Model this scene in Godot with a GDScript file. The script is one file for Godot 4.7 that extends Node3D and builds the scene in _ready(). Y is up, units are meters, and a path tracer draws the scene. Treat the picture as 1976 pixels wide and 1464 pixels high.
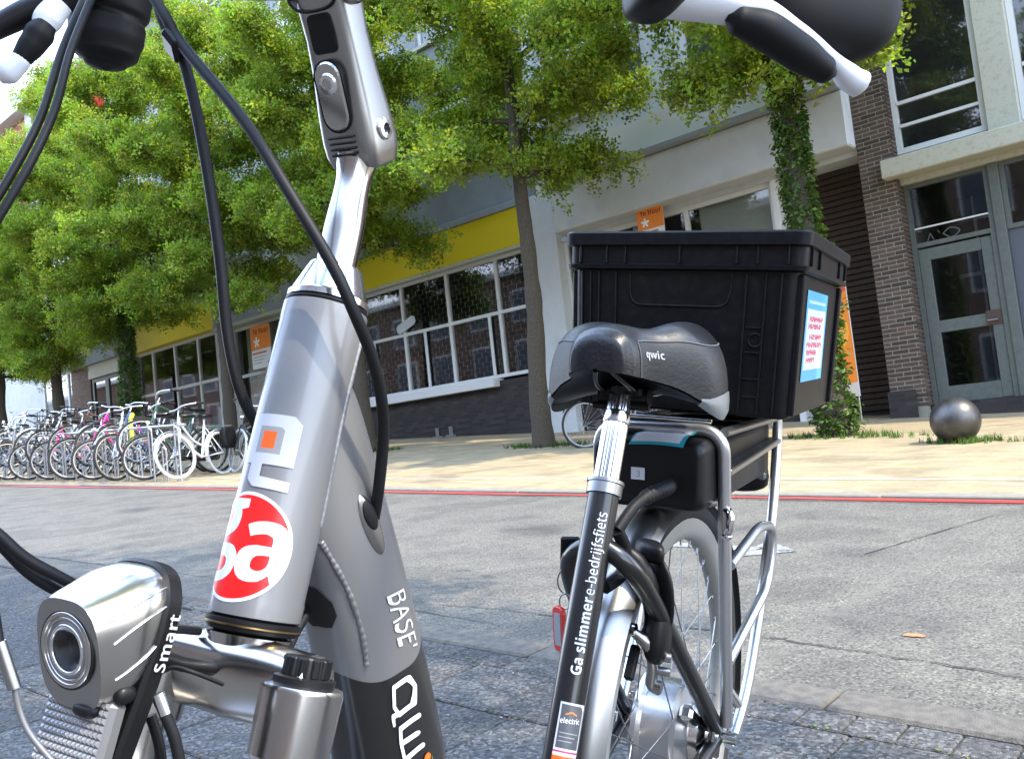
extends Node3D
# A sloping shopping street. World axes: +x runs along the kerb to the right, -z runs towards the shop fronts, y is up.
# The ground falls to the right and rises a little towards the shops.

const GX := -0.0545
const GN := 0.032
const FRONT := 12.85      # distance of the shop fronts from the camera's foot

var rng := RandomNumberGenerator.new()
var taken := {}
var mats := {}
var bike: Node3D


class MB:
	var v := PackedVector3Array()
	var n := PackedVector3Array()
	var uv := PackedVector2Array()
	var ix := PackedInt32Array()

	func quadn(a: Vector3, b: Vector3, c: Vector3, d: Vector3, nn: Vector3, ua := Vector2.ZERO, ub := Vector2(1, 0), uc := Vector2(1, 1), ud := Vector2(0, 1)) -> void:
		var k := v.size()
		v.append_array([a, b, c, d])
		n.append_array([nn, nn, nn, nn])
		uv.append_array([ua, ub, uc, ud])
		if (b - a).cross(c - a).dot(nn) > 0.0:
			ix.append_array([k, k + 2, k + 1, k, k + 3, k + 2])
		else:
			ix.append_array([k, k + 1, k + 2, k, k + 2, k + 3])

	func trin(a: Vector3, b: Vector3, c: Vector3, nn: Vector3) -> void:
		var k := v.size()
		v.append_array([a, b, c])
		n.append_array([nn, nn, nn])
		uv.append_array([Vector2.ZERO, Vector2(1, 0), Vector2(1, 1)])
		if (b - a).cross(c - a).dot(nn) > 0.0:
			ix.append_array([k, k + 2, k + 1])
		else:
			ix.append_array([k, k + 1, k + 2])

	func grid(rows: Array, wrap := false, flip := false) -> void:
		var rc := rows.size()
		var cc: int = rows[0].size()
		var base := v.size()
		for i in rc:
			var a: PackedVector3Array = rows[maxi(i - 1, 0)]
			var b: PackedVector3Array = rows[i]
			var c: PackedVector3Array = rows[mini(i + 1, rc - 1)]
			var near: PackedVector3Array = rows[1] if i == 0 else rows[rc - 2]
			for j in cc:
				var jl := (j - 1 + cc) % cc if wrap else maxi(j - 1, 0)
				var jr := (j + 1) % cc if wrap else mini(j + 1, cc - 1)
				var du := b[jr] - b[jl]
				var dv := c[j] - a[j]
				if du.length_squared() < 1e-13 and (i == 0 or i == rc - 1):
					du = near[jr] - near[jl]
				var nn := du.cross(dv).normalized()
				if nn == Vector3.ZERO:
					nn = Vector3.UP
				v.append(b[j])
				n.append(-nn if flip else nn)
				uv.append(Vector2(float(j) / maxi(cc - 1, 1), float(i) / maxi(rc - 1, 1)))
		for i in rc - 1:
			for j in (cc if wrap else cc - 1):
				var p := base + i * cc + j
				var q := base + i * cc + (j + 1) % cc
				var r := q + cc
				var s := p + cc
				if flip:
					ix.append_array([p, q, r, p, r, s])
				else:
					ix.append_array([p, r, q, p, s, r])

	func fan(ring: PackedVector3Array, nn: Vector3) -> void:
		var mid := Vector3.ZERO
		for p in ring:
			mid += p
		mid /= ring.size()
		for j in ring.size():
			trin(mid, ring[j], ring[(j + 1) % ring.size()], nn)

	func tube(pts: PackedVector3Array, r, sides := 10, caps := true, closed := false) -> void:
		var m := pts.size()
		var rows := []
		var nn := Vector3.ZERO
		var t0 := Vector3.ZERO
		var tt := Vector3.ZERO
		for i in m:
			if closed:
				tt = (pts[(i + 1) % m] - pts[(i - 1 + m) % m]).normalized()
			else:
				tt = (pts[mini(i + 1, m - 1)] - pts[maxi(i - 1, 0)]).normalized()
			if i == 0:
				nn = tt.cross(Vector3.UP if absf(tt.y) < 0.9 else Vector3.RIGHT).normalized()
				t0 = tt
			else:
				nn = (nn - tt * nn.dot(tt)).normalized()
			var bb := tt.cross(nn)
			var rad: float = r[i] if r is Array or r is PackedFloat32Array else r
			var ring := PackedVector3Array()
			for j in sides:
				var w := TAU * j / sides
				ring.append(pts[i] + (nn * cos(w) + bb * sin(w)) * rad)
			rows.append(ring)
		if closed:
			rows.append(rows[0])
		grid(rows, true)
		if caps and not closed:
			fan(rows[0], -t0)
			fan(rows[m - 1], tt)

	func bar(a: Vector3, b: Vector3, r: float, sides := 8, caps := true) -> void:
		tube(PackedVector3Array([a, b]), r, sides, caps)

	func lathe(prof: Array, xf := Transform3D(), sides := 24, crease := 0.6) -> void:
		var rows := []
		for i in prof.size():
			var p: Vector2 = prof[i]
			var ring := PackedVector3Array()
			for j in sides:
				var w := TAU * j / sides
				ring.append(xf * Vector3(sin(w) * p.x, p.y, cos(w) * p.x))
			rows.append(ring)
			if i > 0 and i < prof.size() - 1:
				var d1: Vector2 = (p - prof[i - 1]).normalized()
				var d2: Vector2 = (prof[i + 1] - p).normalized()
				if absf(d1.angle_to(d2)) > crease:
					grid(rows, true)
					rows = [ring]
		grid(rows, true)

	func box(size: Vector3, xf := Transform3D(), c := 0.0) -> void:
		var h := size * 0.5
		c = minf(c, minf(h.x, minf(h.y, h.z)) * 0.9)
		for k in 3:
			var m := (k + 1) % 3
			var l := (k + 2) % 3
			for s in [-1.0, 1.0]:
				var q: Array[Vector3] = []
				for o in [[-1, -1], [1, -1], [1, 1], [-1, 1]]:
					var p := Vector3.ZERO
					p[k] = h[k] * s
					p[m] = (h[m] - c) * o[0]
					p[l] = (h[l] - c) * o[1]
					q.append(xf * p)
				var nn := Vector3.ZERO
				nn[k] = s
				nn = (xf.basis * nn).normalized()
				quadn(q[0], q[1], q[2], q[3], nn)
				if c > 0.0:
					for s2 in [-1.0, 1.0]:
						var e: Array[Vector3] = []
						for o in [[0, -1], [0, 1], [1, 1], [1, -1]]:
							var p := Vector3.ZERO
							p[k] = (h[k] if o[0] == 0 else h[k] - c) * s
							p[m] = (h[m] - c if o[0] == 0 else h[m]) * s2
							p[l] = (h[l] - c) * o[1]
							e.append(xf * p)
						var en := Vector3.ZERO
						en[k] = s
						en[m] = s2
						quadn(e[0], e[1], e[2], e[3], (xf.basis * en).normalized())
		if c > 0.0:
			for sx in [-1.0, 1.0]:
				for sy in [-1.0, 1.0]:
					for sz in [-1.0, 1.0]:
						var sg := Vector3(sx, sy, sz)
						trin(xf * (sg * (h - Vector3(0, c, c))), xf * (sg * (h - Vector3(c, 0, c))), xf * (sg * (h - Vector3(c, c, 0))), (xf.basis * sg).normalized())

	func prism(poly: PackedVector2Array, z0: float, z1: float, xf := Transform3D(), bev := 0.0, smooth := false) -> void:
		# a polygon in the xy plane pushed from z0 to z1, its two rims bevelled
		if Geometry2D.is_polygon_clockwise(poly):
			poly.reverse()
		var m := poly.size()
		var ins := PackedVector2Array()
		for i in m:
			var e1 := (poly[i] - poly[(i - 1 + m) % m]).normalized()
			var e2 := (poly[(i + 1) % m] - poly[i]).normalized()
			var n1 := Vector2(-e1.y, e1.x)
			var n2 := Vector2(-e2.y, e2.x)
			var mit := (n1 + n2).normalized()
			ins.append(poly[i] + mit * bev / maxf(mit.dot(n1), 0.4))
		var tri := Geometry2D.triangulate_polygon(ins)
		for t in range(0, tri.size(), 3):
			for z in [z0, z1]:
				var nn := Vector3(0, 0, -1.0 if z == z0 else 1.0)
				trin(xf * Vector3(ins[tri[t]].x, ins[tri[t]].y, z), xf * Vector3(ins[tri[t + 1]].x, ins[tri[t + 1]].y, z), xf * Vector3(ins[tri[t + 2]].x, ins[tri[t + 2]].y, z), (xf.basis * nn).normalized())
		var rings := [[ins, z0], [poly, z0 + bev], [poly, z1 - bev], [ins, z1]] if bev > 0.0 else [[poly, z0], [poly, z1]]
		var rows := []
		for g in rings:
			var ring := PackedVector3Array()
			for p in g[0]:
				ring.append(xf * Vector3(p.x, p.y, g[1]))
			rows.append(ring)
		for k in rows.size() - 1:
			if smooth:
				grid([rows[k], rows[k + 1]], true)
				continue
			for i in m:
				var a: Vector3 = rows[k][i]
				var b: Vector3 = rows[k][(i + 1) % m]
				var c: Vector3 = rows[k + 1][(i + 1) % m]
				var nn := (b - a).cross(c - a).normalized()
				quadn(a, b, c, rows[k + 1][i], nn)

	func blob(c: Vector3, bx: Basis, p := 1.0, us := 16, vs := 10) -> void:
		# a superellipsoid: p below 1 squares it
		var rows := []
		for i in vs + 1:
			var w := -PI / 2 + PI * i / vs
			var ring := PackedVector3Array()
			for j in us:
				var u := TAU * j / us
				var cw := pow(absf(cos(w)), p)
				ring.append(c + bx * Vector3(signf(sin(u)) * pow(absf(sin(u)), p) * cw, signf(sin(w)) * pow(absf(sin(w)), p), signf(cos(u)) * pow(absf(cos(u)), p) * cw))
			rows.append(ring)
		grid(rows, true)

	func mesh(m: Material = null) -> ArrayMesh:
		var arr := []
		arr.resize(Mesh.ARRAY_MAX)
		arr[Mesh.ARRAY_VERTEX] = v
		arr[Mesh.ARRAY_NORMAL] = n
		arr[Mesh.ARRAY_TEX_UV] = uv
		arr[Mesh.ARRAY_INDEX] = ix
		var me := ArrayMesh.new()
		me.add_surface_from_arrays(Mesh.PRIMITIVE_TRIANGLES, arr)
		if m:
			me.surface_set_material(0, m)
		return me


func numbered(called: String) -> String:
	var k: int = taken.get(called, 0)
	taken[called] = k + 1
	return called if k == 0 else "%s_%03d" % [called, k]


func thing(called: String, label: String, category: String, xf := Transform3D(), group := "") -> Node3D:
	var o := Node3D.new()
	o.name = numbered(called)
	add_child(o)
	o.transform = xf
	tag(o, label, category, group)
	return o


func tag(o: Node, label: String, category: String, group := "") -> void:
	o.set_meta("label", label)
	o.set_meta("category", category)
	if group:
		o.set_meta("group", group)


func put(parent: Node, called: String, mb: MB, m: Material, xf := Transform3D(), kind := "") -> MeshInstance3D:
	return put_mesh(parent, called, mb.mesh(m), xf, kind)


func put_mesh(parent: Node, called: String, me: Mesh, xf := Transform3D(), kind := "", m: Material = null) -> MeshInstance3D:
	var o := MeshInstance3D.new()
	o.name = numbered(called) if parent == self else called
	o.mesh = me
	o.transform = xf
	if m:
		o.material_override = m
	if kind:
		o.set_meta("kind", kind)
	parent.add_child(o, true)
	return o


func scatter(parent: Node, called: String, me: Mesh, where: Array, tints: Array, kind := "stuff") -> MultiMeshInstance3D:
	var mm := MultiMesh.new()
	mm.transform_format = MultiMesh.TRANSFORM_3D
	mm.use_colors = true
	mm.mesh = me
	mm.instance_count = where.size()
	for i in where.size():
		mm.set_instance_transform(i, where[i])
		mm.set_instance_color(i, tints[i])
	var o := MultiMeshInstance3D.new()
	o.name = numbered(called) if parent == self else called
	o.multimesh = mm
	o.set_meta("kind", kind)
	parent.add_child(o, true)
	return o


# ---- ground and little geometry helpers
func gy(x: float, n: float) -> float:
	return GX * x + GN * n


func gp(x: float, n: float, h := 0.0) -> Vector3:
	return Vector3(x, gy(x, n) + h, -n)


func ground_basis() -> Basis:
	var ax := Vector3(1, GX, 0).normalized()
	var az := Vector3(0, -GN, 1).normalized()
	return Basis(ax, az.cross(ax).normalized(), ax.cross(az.cross(ax).normalized()).normalized())


func sheet(x0: float, x1: float, n0: float, n1: float, h: float) -> MB:
	var mb := MB.new()
	var up := Vector3(-GX, 1, GN).normalized()
	mb.quadn(gp(x0, n0, h), gp(x1, n0, h), gp(x1, n1, h), gp(x0, n1, h), up)
	return mb


func slab(x0: float, x1: float, n0: float, n1: float, h0: float, h1: float, c := 0.006) -> MB:
	# a slab lying in the plane of the street, its top at h1
	var mb := MB.new()
	var b := ground_basis()
	var mid := gp((x0 + x1) / 2, (n0 + n1) / 2, (h0 + h1) / 2)
	mb.box(Vector3(x1 - x0, h1 - h0, n1 - n0), Transform3D(b, mid), c)
	return mb


func bx(x0: float, x1: float, y0: float, y1: float, n0: float, n1: float, mb: MB = null, c := 0.0) -> MB:
	if mb == null:
		mb = MB.new()
	mb.box(Vector3(absf(x1 - x0), absf(y1 - y0), absf(n1 - n0)), Transform3D(Basis(), Vector3((x0 + x1) / 2, (y0 + y1) / 2, -(n0 + n1) / 2)), c)
	return mb


func smooth(pts: Array, per := 8) -> PackedVector3Array:
	var out := PackedVector3Array()
	var m := pts.size()
	for i in m - 1:
		var p0: Vector3 = pts[maxi(i - 1, 0)]
		var p1: Vector3 = pts[i]
		var p2: Vector3 = pts[i + 1]
		var p3: Vector3 = pts[mini(i + 2, m - 1)]
		for k in per:
			out.append(p1.cubic_interpolate(p2, p0, p3, float(k) / per))
	out.append(pts[m - 1])
	return out


func rounded(pts: Array, r: float, per := 6) -> PackedVector3Array:
	# straight runs joined by bends of about radius r, as a bent metal tube has
	var out := PackedVector3Array([pts[0]])
	for i in range(1, pts.size() - 1):
		var a: Vector3 = pts[i - 1]
		var b: Vector3 = pts[i]
		var c: Vector3 = pts[i + 1]
		var d1 := minf(r, a.distance_to(b) * 0.49)
		var d2 := minf(r, b.distance_to(c) * 0.49)
		var s := b + (a - b).normalized() * d1
		var e := b + (c - b).normalized() * d2
		for k in per + 1:
			var t := float(k) / per
			out.append(s.lerp(b, t).lerp(b.lerp(e, t), t))
	out.append(pts[pts.size() - 1])
	return out


func rrect(w: float, h: float, r: float, per := 5) -> PackedVector2Array:
	var out := PackedVector2Array()
	for q in 4:
		var c := Vector2((w / 2 - r) * (1 if q in [0, 3] else -1), (h / 2 - r) * (1 if q < 2 else -1))
		for k in per + 1:
			var a := PI / 2 * (q + float(k) / per)
			out.append(c + Vector2(cos(a), sin(a)) * r)
	return out


func axis_xf(a: Vector3, b: Vector3) -> Transform3D:
	# y runs from a to b
	var y := (b - a).normalized()
	var x := y.cross(Vector3.BACK if absf(y.z) < 0.9 else Vector3.RIGHT).normalized()
	return Transform3D(Basis(x, y, x.cross(y)), a)


func patch(surf: Callable, s0: float, s1: float, t0: float, t1: float, lift: float, ns := 16, nt := 16, out := 1.0) -> MB:
	# a thin sheet that follows a surface: u runs with t, v with s
	var mb := MB.new()
	var rows := []
	for i in ns + 1:
		var row := PackedVector3Array()
		for j in nt + 1:
			var s := lerpf(s0, s1, float(i) / ns)
			var t := lerpf(t0, t1, float(j) / nt)
			var p: Vector3 = surf.call(s, t)
			var ds: Vector3 = surf.call(s + 0.004, t) - p
			var dt: Vector3 = surf.call(s, t + 0.004) - p
			row.append(p + dt.cross(ds).normalized() * lift * out)
		rows.append(row)
	mb.grid(rows, false, out < 0.0)
	return mb


# ---- materials
func lin(r: float, g: float, b: float, a := 1.0) -> Color:
	var c := Color(r, g, b).linear_to_srgb()
	c.a = a
	return c


func mat(called: String, c: Color, rough := 0.7, metal := 0.0) -> StandardMaterial3D:
	var m := StandardMaterial3D.new()
	m.resource_name = called
	m.albedo_color = c
	m.roughness = rough
	m.metallic = metal
	mats[called] = m
	return m


func noise_tex(freq: float, ramp: Array, size := 512, kind := FastNoiseLite.TYPE_SIMPLEX_SMOOTH, octaves := 4, sd := 1, bump := 0.0) -> NoiseTexture2D:
	var f := FastNoiseLite.new()
	f.noise_type = kind
	f.frequency = freq
	f.seed = sd
	f.fractal_octaves = octaves
	if kind == FastNoiseLite.TYPE_CELLULAR:
		f.cellular_return_type = FastNoiseLite.RETURN_CELL_VALUE
		f.fractal_type = FastNoiseLite.FRACTAL_NONE
	var t := NoiseTexture2D.new()
	t.width = size
	t.height = size
	t.seamless = true
	t.noise = f
	if bump > 0.0:
		t.as_normal_map = true
		t.bump_strength = bump
	if ramp.size():
		var g := Gradient.new()
		var offs := PackedFloat32Array()
		var cols := PackedColorArray()
		for i in ramp.size():
			offs.append(float(i) / maxi(ramp.size() - 1, 1))
			cols.append(ramp[i])
		g.offsets = offs
		g.colors = cols
		t.color_ramp = g
	return t


func surfaced(m: StandardMaterial3D, tex: Texture2D, metres: float, nrm: Texture2D = null, strength := 1.0, world := true) -> StandardMaterial3D:
	m.albedo_texture = tex
	m.uv1_triplanar = true
	m.uv1_world_triplanar = world
	m.uv1_scale = Vector3.ONE / metres
	if nrm:
		m.normal_enabled = true
		m.normal_texture = nrm
		m.normal_scale = strength
	return m


# ---- painting flat print
func new_img(w: int, h: int, c := Color(0, 0, 0, 0)) -> Image:
	var im := Image.create_empty(w, h, false, Image.FORMAT_RGBA8)
	im.fill(c)
	return im


func img_poly(im: Image, pts: PackedVector2Array, c: Color) -> void:
	var lo := pts[0]
	var hi := pts[0]
	for p in pts:
		lo = lo.min(p)
		hi = hi.max(p)
	for y in range(maxi(0, int(lo.y)), mini(im.get_height(), int(hi.y) + 1)):
		for x in range(maxi(0, int(lo.x)), mini(im.get_width(), int(hi.x) + 1)):
			if Geometry2D.is_point_in_polygon(Vector2(x + 0.5, y + 0.5), pts):
				im.set_pixel(x, y, c)


func img_line(im: Image, pts: Array, w: float, c: Color) -> void:
	for i in pts.size() - 1:
		var a: Vector2 = pts[i]
		var b: Vector2 = pts[i + 1]
		var lo := a.min(b) - Vector2(w, w)
		var hi := a.max(b) + Vector2(w, w)
		for y in range(maxi(0, int(lo.y)), mini(im.get_height(), int(hi.y) + 1)):
			for x in range(maxi(0, int(lo.x)), mini(im.get_width(), int(hi.x) + 1)):
				var p := Vector2(x + 0.5, y + 0.5)
				if p.distance_to(Geometry2D.get_closest_point_to_segment(p, a, b)) < w * 0.5:
					im.set_pixel(x, y, c)


func img_disc(im: Image, c: Vector2, r: float, col: Color) -> void:
	for y in range(maxi(0, int(c.y - r)), mini(im.get_height(), int(c.y + r) + 1)):
		for x in range(maxi(0, int(c.x - r)), mini(im.get_width(), int(c.x + r) + 1)):
			if Vector2(x + 0.5, y + 0.5).distance_to(c) < r:
				im.set_pixel(x, y, col)


func img_text(im: Image, text: String, size: float, at: Vector2, col: Color, turn := 0.0, bold := false, stretch := 1.0) -> void:
	# letters of about «size» pixels, from the left end of their base line
	var tm := TextMesh.new()
	var f := SystemFont.new()
	f.font_names = PackedStringArray(["Droid Sans"])
	f.font_weight = 700 if bold else 400
	tm.font = f
	tm.font_size = 64
	tm.pixel_size = 1.0
	tm.depth = 0.0
	tm.curve_step = 2.0
	tm.horizontal_alignment = HORIZONTAL_ALIGNMENT_LEFT
	tm.vertical_alignment = VERTICAL_ALIGNMENT_BOTTOM
	tm.text = text
	var arr := tm.surface_get_arrays(0)
	var vs: PackedVector3Array = arr[Mesh.ARRAY_VERTEX]
	var ids: PackedInt32Array = arr[Mesh.ARRAY_INDEX] if arr[Mesh.ARRAY_INDEX] != null else PackedInt32Array(range(vs.size()))
	var k := size / 64.0
	var low := f.get_descent(64)
	for t in range(0, ids.size() - 2, 3):
		var q := PackedVector2Array()
		for e in 3:
			var p := vs[ids[t + e]]
			q.append(at + Vector2(p.x * k * stretch, -(p.y - low) * k).rotated(turn))
		var lo := q[0].min(q[1]).min(q[2])
		var hi := q[0].max(q[1]).max(q[2])
		for y in range(maxi(0, int(lo.y)), mini(im.get_height(), int(hi.y) + 1)):
			for x in range(maxi(0, int(lo.x)), mini(im.get_width(), int(hi.x) + 1)):
				if Geometry2D.point_is_inside_triangle(Vector2(x + 0.5, y + 0.5), q[0], q[1], q[2]):
					im.set_pixel(x, y, col)


func print_mat(called: String, im: Image, rough := 0.45, cut := true) -> StandardMaterial3D:
	var m := mat(called, Color.WHITE, rough)
	m.albedo_texture = ImageTexture.create_from_image(im)
	m.texture_repeat = false
	if cut:
		m.transparency = BaseMaterial3D.TRANSPARENCY_ALPHA_SCISSOR
		m.alpha_scissor_threshold = 0.5
	return m


func _ready() -> void:
	rng.seed = 20240511
	# camera, sky, sun, exposure
	var cam := Camera3D.new()
	cam.name = "camera"
	cam.fov = 46.33
	cam.near = 0.02
	cam.far = 400.0
	cam.position = Vector3(0, 0.9, 0)
	cam.rotation_degrees = Vector3(4.0, 41.0, -6.2)
	add_child(cam)
	cam.current = true
	var sky := ProceduralSkyMaterial.new()
	sky.sky_top_color = Color(0.60, 0.69, 0.84)
	sky.sky_horizon_color = Color(0.93, 0.95, 0.96)
	sky.sky_curve = 0.16
	sky.ground_bottom_color = Color(0.35, 0.34, 0.32)
	sky.ground_horizon_color = Color(0.70, 0.74, 0.76)
	sky.sky_energy_multiplier = 1.95
	sky.sun_angle_max = 4.0
	sky.sky_cover = noise_tex(0.006, [Color(0, 0, 0, 0), Color(0, 0, 0, 0), Color(1, 1, 1, 0.25), Color(1, 1, 1, 0.6)], 512, FastNoiseLite.TYPE_SIMPLEX_SMOOTH, 5, 8)
	sky.sky_cover_modulate = Color(1, 1, 1, 0.55)
	var env := Environment.new()
	env.background_mode = Environment.BG_SKY
	env.sky = Sky.new()
	env.sky.sky_material = sky
	env.ambient_light_source = Environment.AMBIENT_SOURCE_SKY
	env.tonemap_mode = Environment.TONE_MAPPER_LINEAR
	env.tonemap_exposure = 1.72
	env.sdfgi_enabled = true
	env.ssao_enabled = true
	env.ssil_enabled = true
	var we := WorldEnvironment.new()
	we.name = "environment"
	we.environment = env
	add_child(we)
	var sun := DirectionalLight3D.new()
	sun.name = "sun"
	sun.light_color = Color(1.0, 0.955, 0.87)
	sun.light_energy = 1.5
	sun.light_angular_distance = 0.5
	sun.shadow_enabled = true
	add_child(sun)
	sun.look_at_from_position(Vector3.ZERO, -Vector3(0.62, 0.77, -0.085), Vector3.UP)

	make_materials()
	make_ground()
	make_shops()
	make_trees()
	make_street_things()
	make_bikes()
	make_ebike()
	make_crate()


func make_materials() -> void:
	var a := mat("asphalt", Color.WHITE, 0.88)
	surfaced(a, noise_tex(0.13, [lin(0.05, 0.047, 0.042), lin(0.105, 0.099, 0.086), lin(0.145, 0.136, 0.116), lin(0.18, 0.168, 0.142), lin(0.085, 0.08, 0.070), lin(0.26, 0.24, 0.20)], 1024, FastNoiseLite.TYPE_CELLULAR, 1, 5), 0.9, noise_tex(0.13, [], 1024, FastNoiseLite.TYPE_CELLULAR, 1, 5, 4.0), 0.6)
	a.detail_enabled = true
	a.detail_blend_mode = BaseMaterial3D.BLEND_MODE_MUL
	a.detail_uv_layer = BaseMaterial3D.DETAIL_UV_2
	a.uv2_triplanar = true
	a.uv2_world_triplanar = true
	a.uv2_scale = Vector3.ONE / 5.3
	a.detail_albedo = noise_tex(0.009, [Color(0.62, 0.61, 0.61), Color(0.90, 0.89, 0.87), Color(1.0, 0.985, 0.955), Color(0.84, 0.83, 0.81), Color(0.97, 0.96, 0.93)], 512, FastNoiseLite.TYPE_SIMPLEX_SMOOTH, 6, 3)
	var k := mat("kerb_stone", Color.WHITE, 0.9)
	surfaced(k, noise_tex(0.03, [lin(0.075, 0.066, 0.054), lin(0.115, 0.102, 0.084), lin(0.155, 0.138, 0.114)], 512, FastNoiseLite.TYPE_SIMPLEX_SMOOTH, 5, 9), 0.7, noise_tex(0.2, [], 512, FastNoiseLite.TYPE_SIMPLEX, 3, 4, 3.0), 0.5)
	var k2 := mat("far_kerb_stone", Color.WHITE, 0.9)
	surfaced(k2, noise_tex(0.03, [lin(0.17, 0.15, 0.115), lin(0.24, 0.215, 0.17)], 256, FastNoiseLite.TYPE_SIMPLEX_SMOOTH, 5, 19), 0.7)
	for i in 4:
		var t := mat("paving_tile_%d" % i, Color.WHITE, 0.9)
		var f := 0.72 + 0.09 * i
		surfaced(t, noise_tex(0.10, [lin(0.026 * f, 0.025 * f, 0.024 * f), lin(0.06 * f, 0.058 * f, 0.056 * f), lin(0.088 * f, 0.085 * f, 0.081 * f), lin(0.112 * f, 0.108 * f, 0.101 * f), lin(0.21 * f, 0.20 * f, 0.185 * f)], 512, FastNoiseLite.TYPE_CELLULAR, 1, 20 + i), 0.42, noise_tex(0.22, [], 512, FastNoiseLite.TYPE_SIMPLEX, 3, 20 + i, 5.0), 0.8)
	var s := mat("yellow_paving", Color.WHITE, 0.92)
	s.albedo_texture = ImageTexture.create_from_image(paver_image())
	s.uv1_triplanar = true
	s.uv1_world_triplanar = true
	s.uv1_scale = Vector3.ONE / 1.6
	s.detail_enabled = true
	s.detail_blend_mode = BaseMaterial3D.BLEND_MODE_MUL
	s.detail_uv_layer = BaseMaterial3D.DETAIL_UV_2
	s.uv2_triplanar = true
	s.uv2_world_triplanar = true
	s.uv2_scale = Vector3.ONE / 6.1
	s.detail_albedo = noise_tex(0.01, [Color(0.75, 0.73, 0.7), Color(1, 0.98, 0.95), Color(0.9, 0.88, 0.86)], 512, FastNoiseLite.TYPE_SIMPLEX_SMOOTH, 5, 13)
	mat("joint_sand", lin(0.07, 0.065, 0.055), 0.95)
	mat("gutter", Color.WHITE, 0.9)
	surfaced(mats.gutter, noise_tex(0.04, [lin(0.30, 0.25, 0.155), lin(0.27, 0.245, 0.19), lin(0.38, 0.35, 0.28)], 256, FastNoiseLite.TYPE_SIMPLEX_SMOOTH, 4, 29), 1.5)
	mat("white_render", lin(0.62, 0.63, 0.63), 0.85)
	surfaced(mats.white_render, noise_tex(0.008, [lin(0.70, 0.71, 0.70), lin(0.82, 0.82, 0.80), lin(0.76, 0.77, 0.75)], 512, FastNoiseLite.TYPE_SIMPLEX_SMOOTH, 5, 31), 3.0)
	mat("grey_render", lin(0.45, 0.47, 0.48), 0.85)
	surfaced(mats.grey_render, noise_tex(0.008, [lin(0.46, 0.475, 0.48), lin(0.58, 0.59, 0.59)], 512, FastNoiseLite.TYPE_SIMPLEX_SMOOTH, 5, 32), 3.0)
	mat("cream_panel", lin(0.55, 0.53, 0.45), 0.8)
	mat("concrete_band", Color.WHITE, 0.9)
	surfaced(mats.concrete_band, noise_tex(0.02, [lin(0.33, 0.33, 0.25), lin(0.44, 0.43, 0.34), lin(0.38, 0.38, 0.30)], 512, FastNoiseLite.TYPE_SIMPLEX_SMOOTH, 5, 33), 1.2)
	mat("steel_frame", lin(0.30, 0.32, 0.30), 0.55)
	surfaced(mats.steel_frame, noise_tex(0.03, [lin(0.24, 0.26, 0.24), lin(0.34, 0.36, 0.34)], 256, FastNoiseLite.TYPE_SIMPLEX_SMOOTH, 4, 34), 0.8)
	mat("white_frame", lin(0.60, 0.60, 0.57), 0.6)
	mat("yellow_fascia", lin(0.75, 0.60, 0.006), 0.6)
	surfaced(mats.yellow_fascia, noise_tex(0.01, [lin(0.80, 0.76, 0.004), lin(0.86, 0.82, 0.005)], 256, FastNoiseLite.TYPE_SIMPLEX_SMOOTH, 4, 35), 2.0)
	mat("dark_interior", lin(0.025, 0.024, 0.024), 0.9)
	mat("door_panel", lin(0.07, 0.08, 0.095), 0.6)
	mat("red_awning", lin(0.55, 0.03, 0.02), 0.8)
	mat("roof_dark", lin(0.10, 0.10, 0.10), 0.9)
	var g := mat("window_glass", Color(0.05, 0.06, 0.06, 0.12), 0.03)
	g.transparency = BaseMaterial3D.TRANSPARENCY_ALPHA
	mat("blind", lin(0.30, 0.33, 0.30), 0.8)
	mat("grille_metal", lin(0.16, 0.16, 0.15), 0.6, 0.2)
	for d in [["dark_brick", [0.020, 0.017, 0.016], [0.045, 0.036, 0.032], [0.03, 0.028, 0.027], 0], ["brown_brick", [0.10, 0.055, 0.035], [0.19, 0.10, 0.065], [0.22, 0.20, 0.17], 1], ["red_brick", [0.26, 0.06, 0.035], [0.38, 0.10, 0.06], [0.35, 0.30, 0.26], 2]]:
		var m := mat(d[0], Color.WHITE, 0.9)
		m.albedo_texture = ImageTexture.create_from_image(brick_image(d[1], d[2], d[3], 40 + int(d[4])))
		m.uv1_triplanar = true
		m.uv1_world_triplanar = true
		m.uv1_scale = Vector3.ONE / 0.984
	mat("mortar", lin(0.24, 0.225, 0.18), 0.95)
	for i in 5:
		var m := mat("pillar_brick_%d" % i, Color.WHITE, 0.85)
		var f := 0.7 + 0.16 * i
		surfaced(m, noise_tex(0.05, [lin(0.040 * f, 0.027 * f, 0.020 * f), lin(0.085 * f, 0.054 * f, 0.038 * f), lin(0.06 * f, 0.043 * f, 0.034 * f)], 128, FastNoiseLite.TYPE_SIMPLEX_SMOOTH, 4, 50 + i), 0.4)
	var b := mat("bark", Color.WHITE, 0.95)
	surfaced(b, noise_tex(0.05, [lin(0.018, 0.014, 0.010), lin(0.05, 0.04, 0.027), lin(0.09, 0.072, 0.048), lin(0.03, 0.024, 0.016)], 256, FastNoiseLite.TYPE_SIMPLEX_SMOOTH, 5, 60), 0.35, noise_tex(0.08, [], 256, FastNoiseLite.TYPE_SIMPLEX_SMOOTH, 4, 61, 6.0), 1.0, false)
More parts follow.
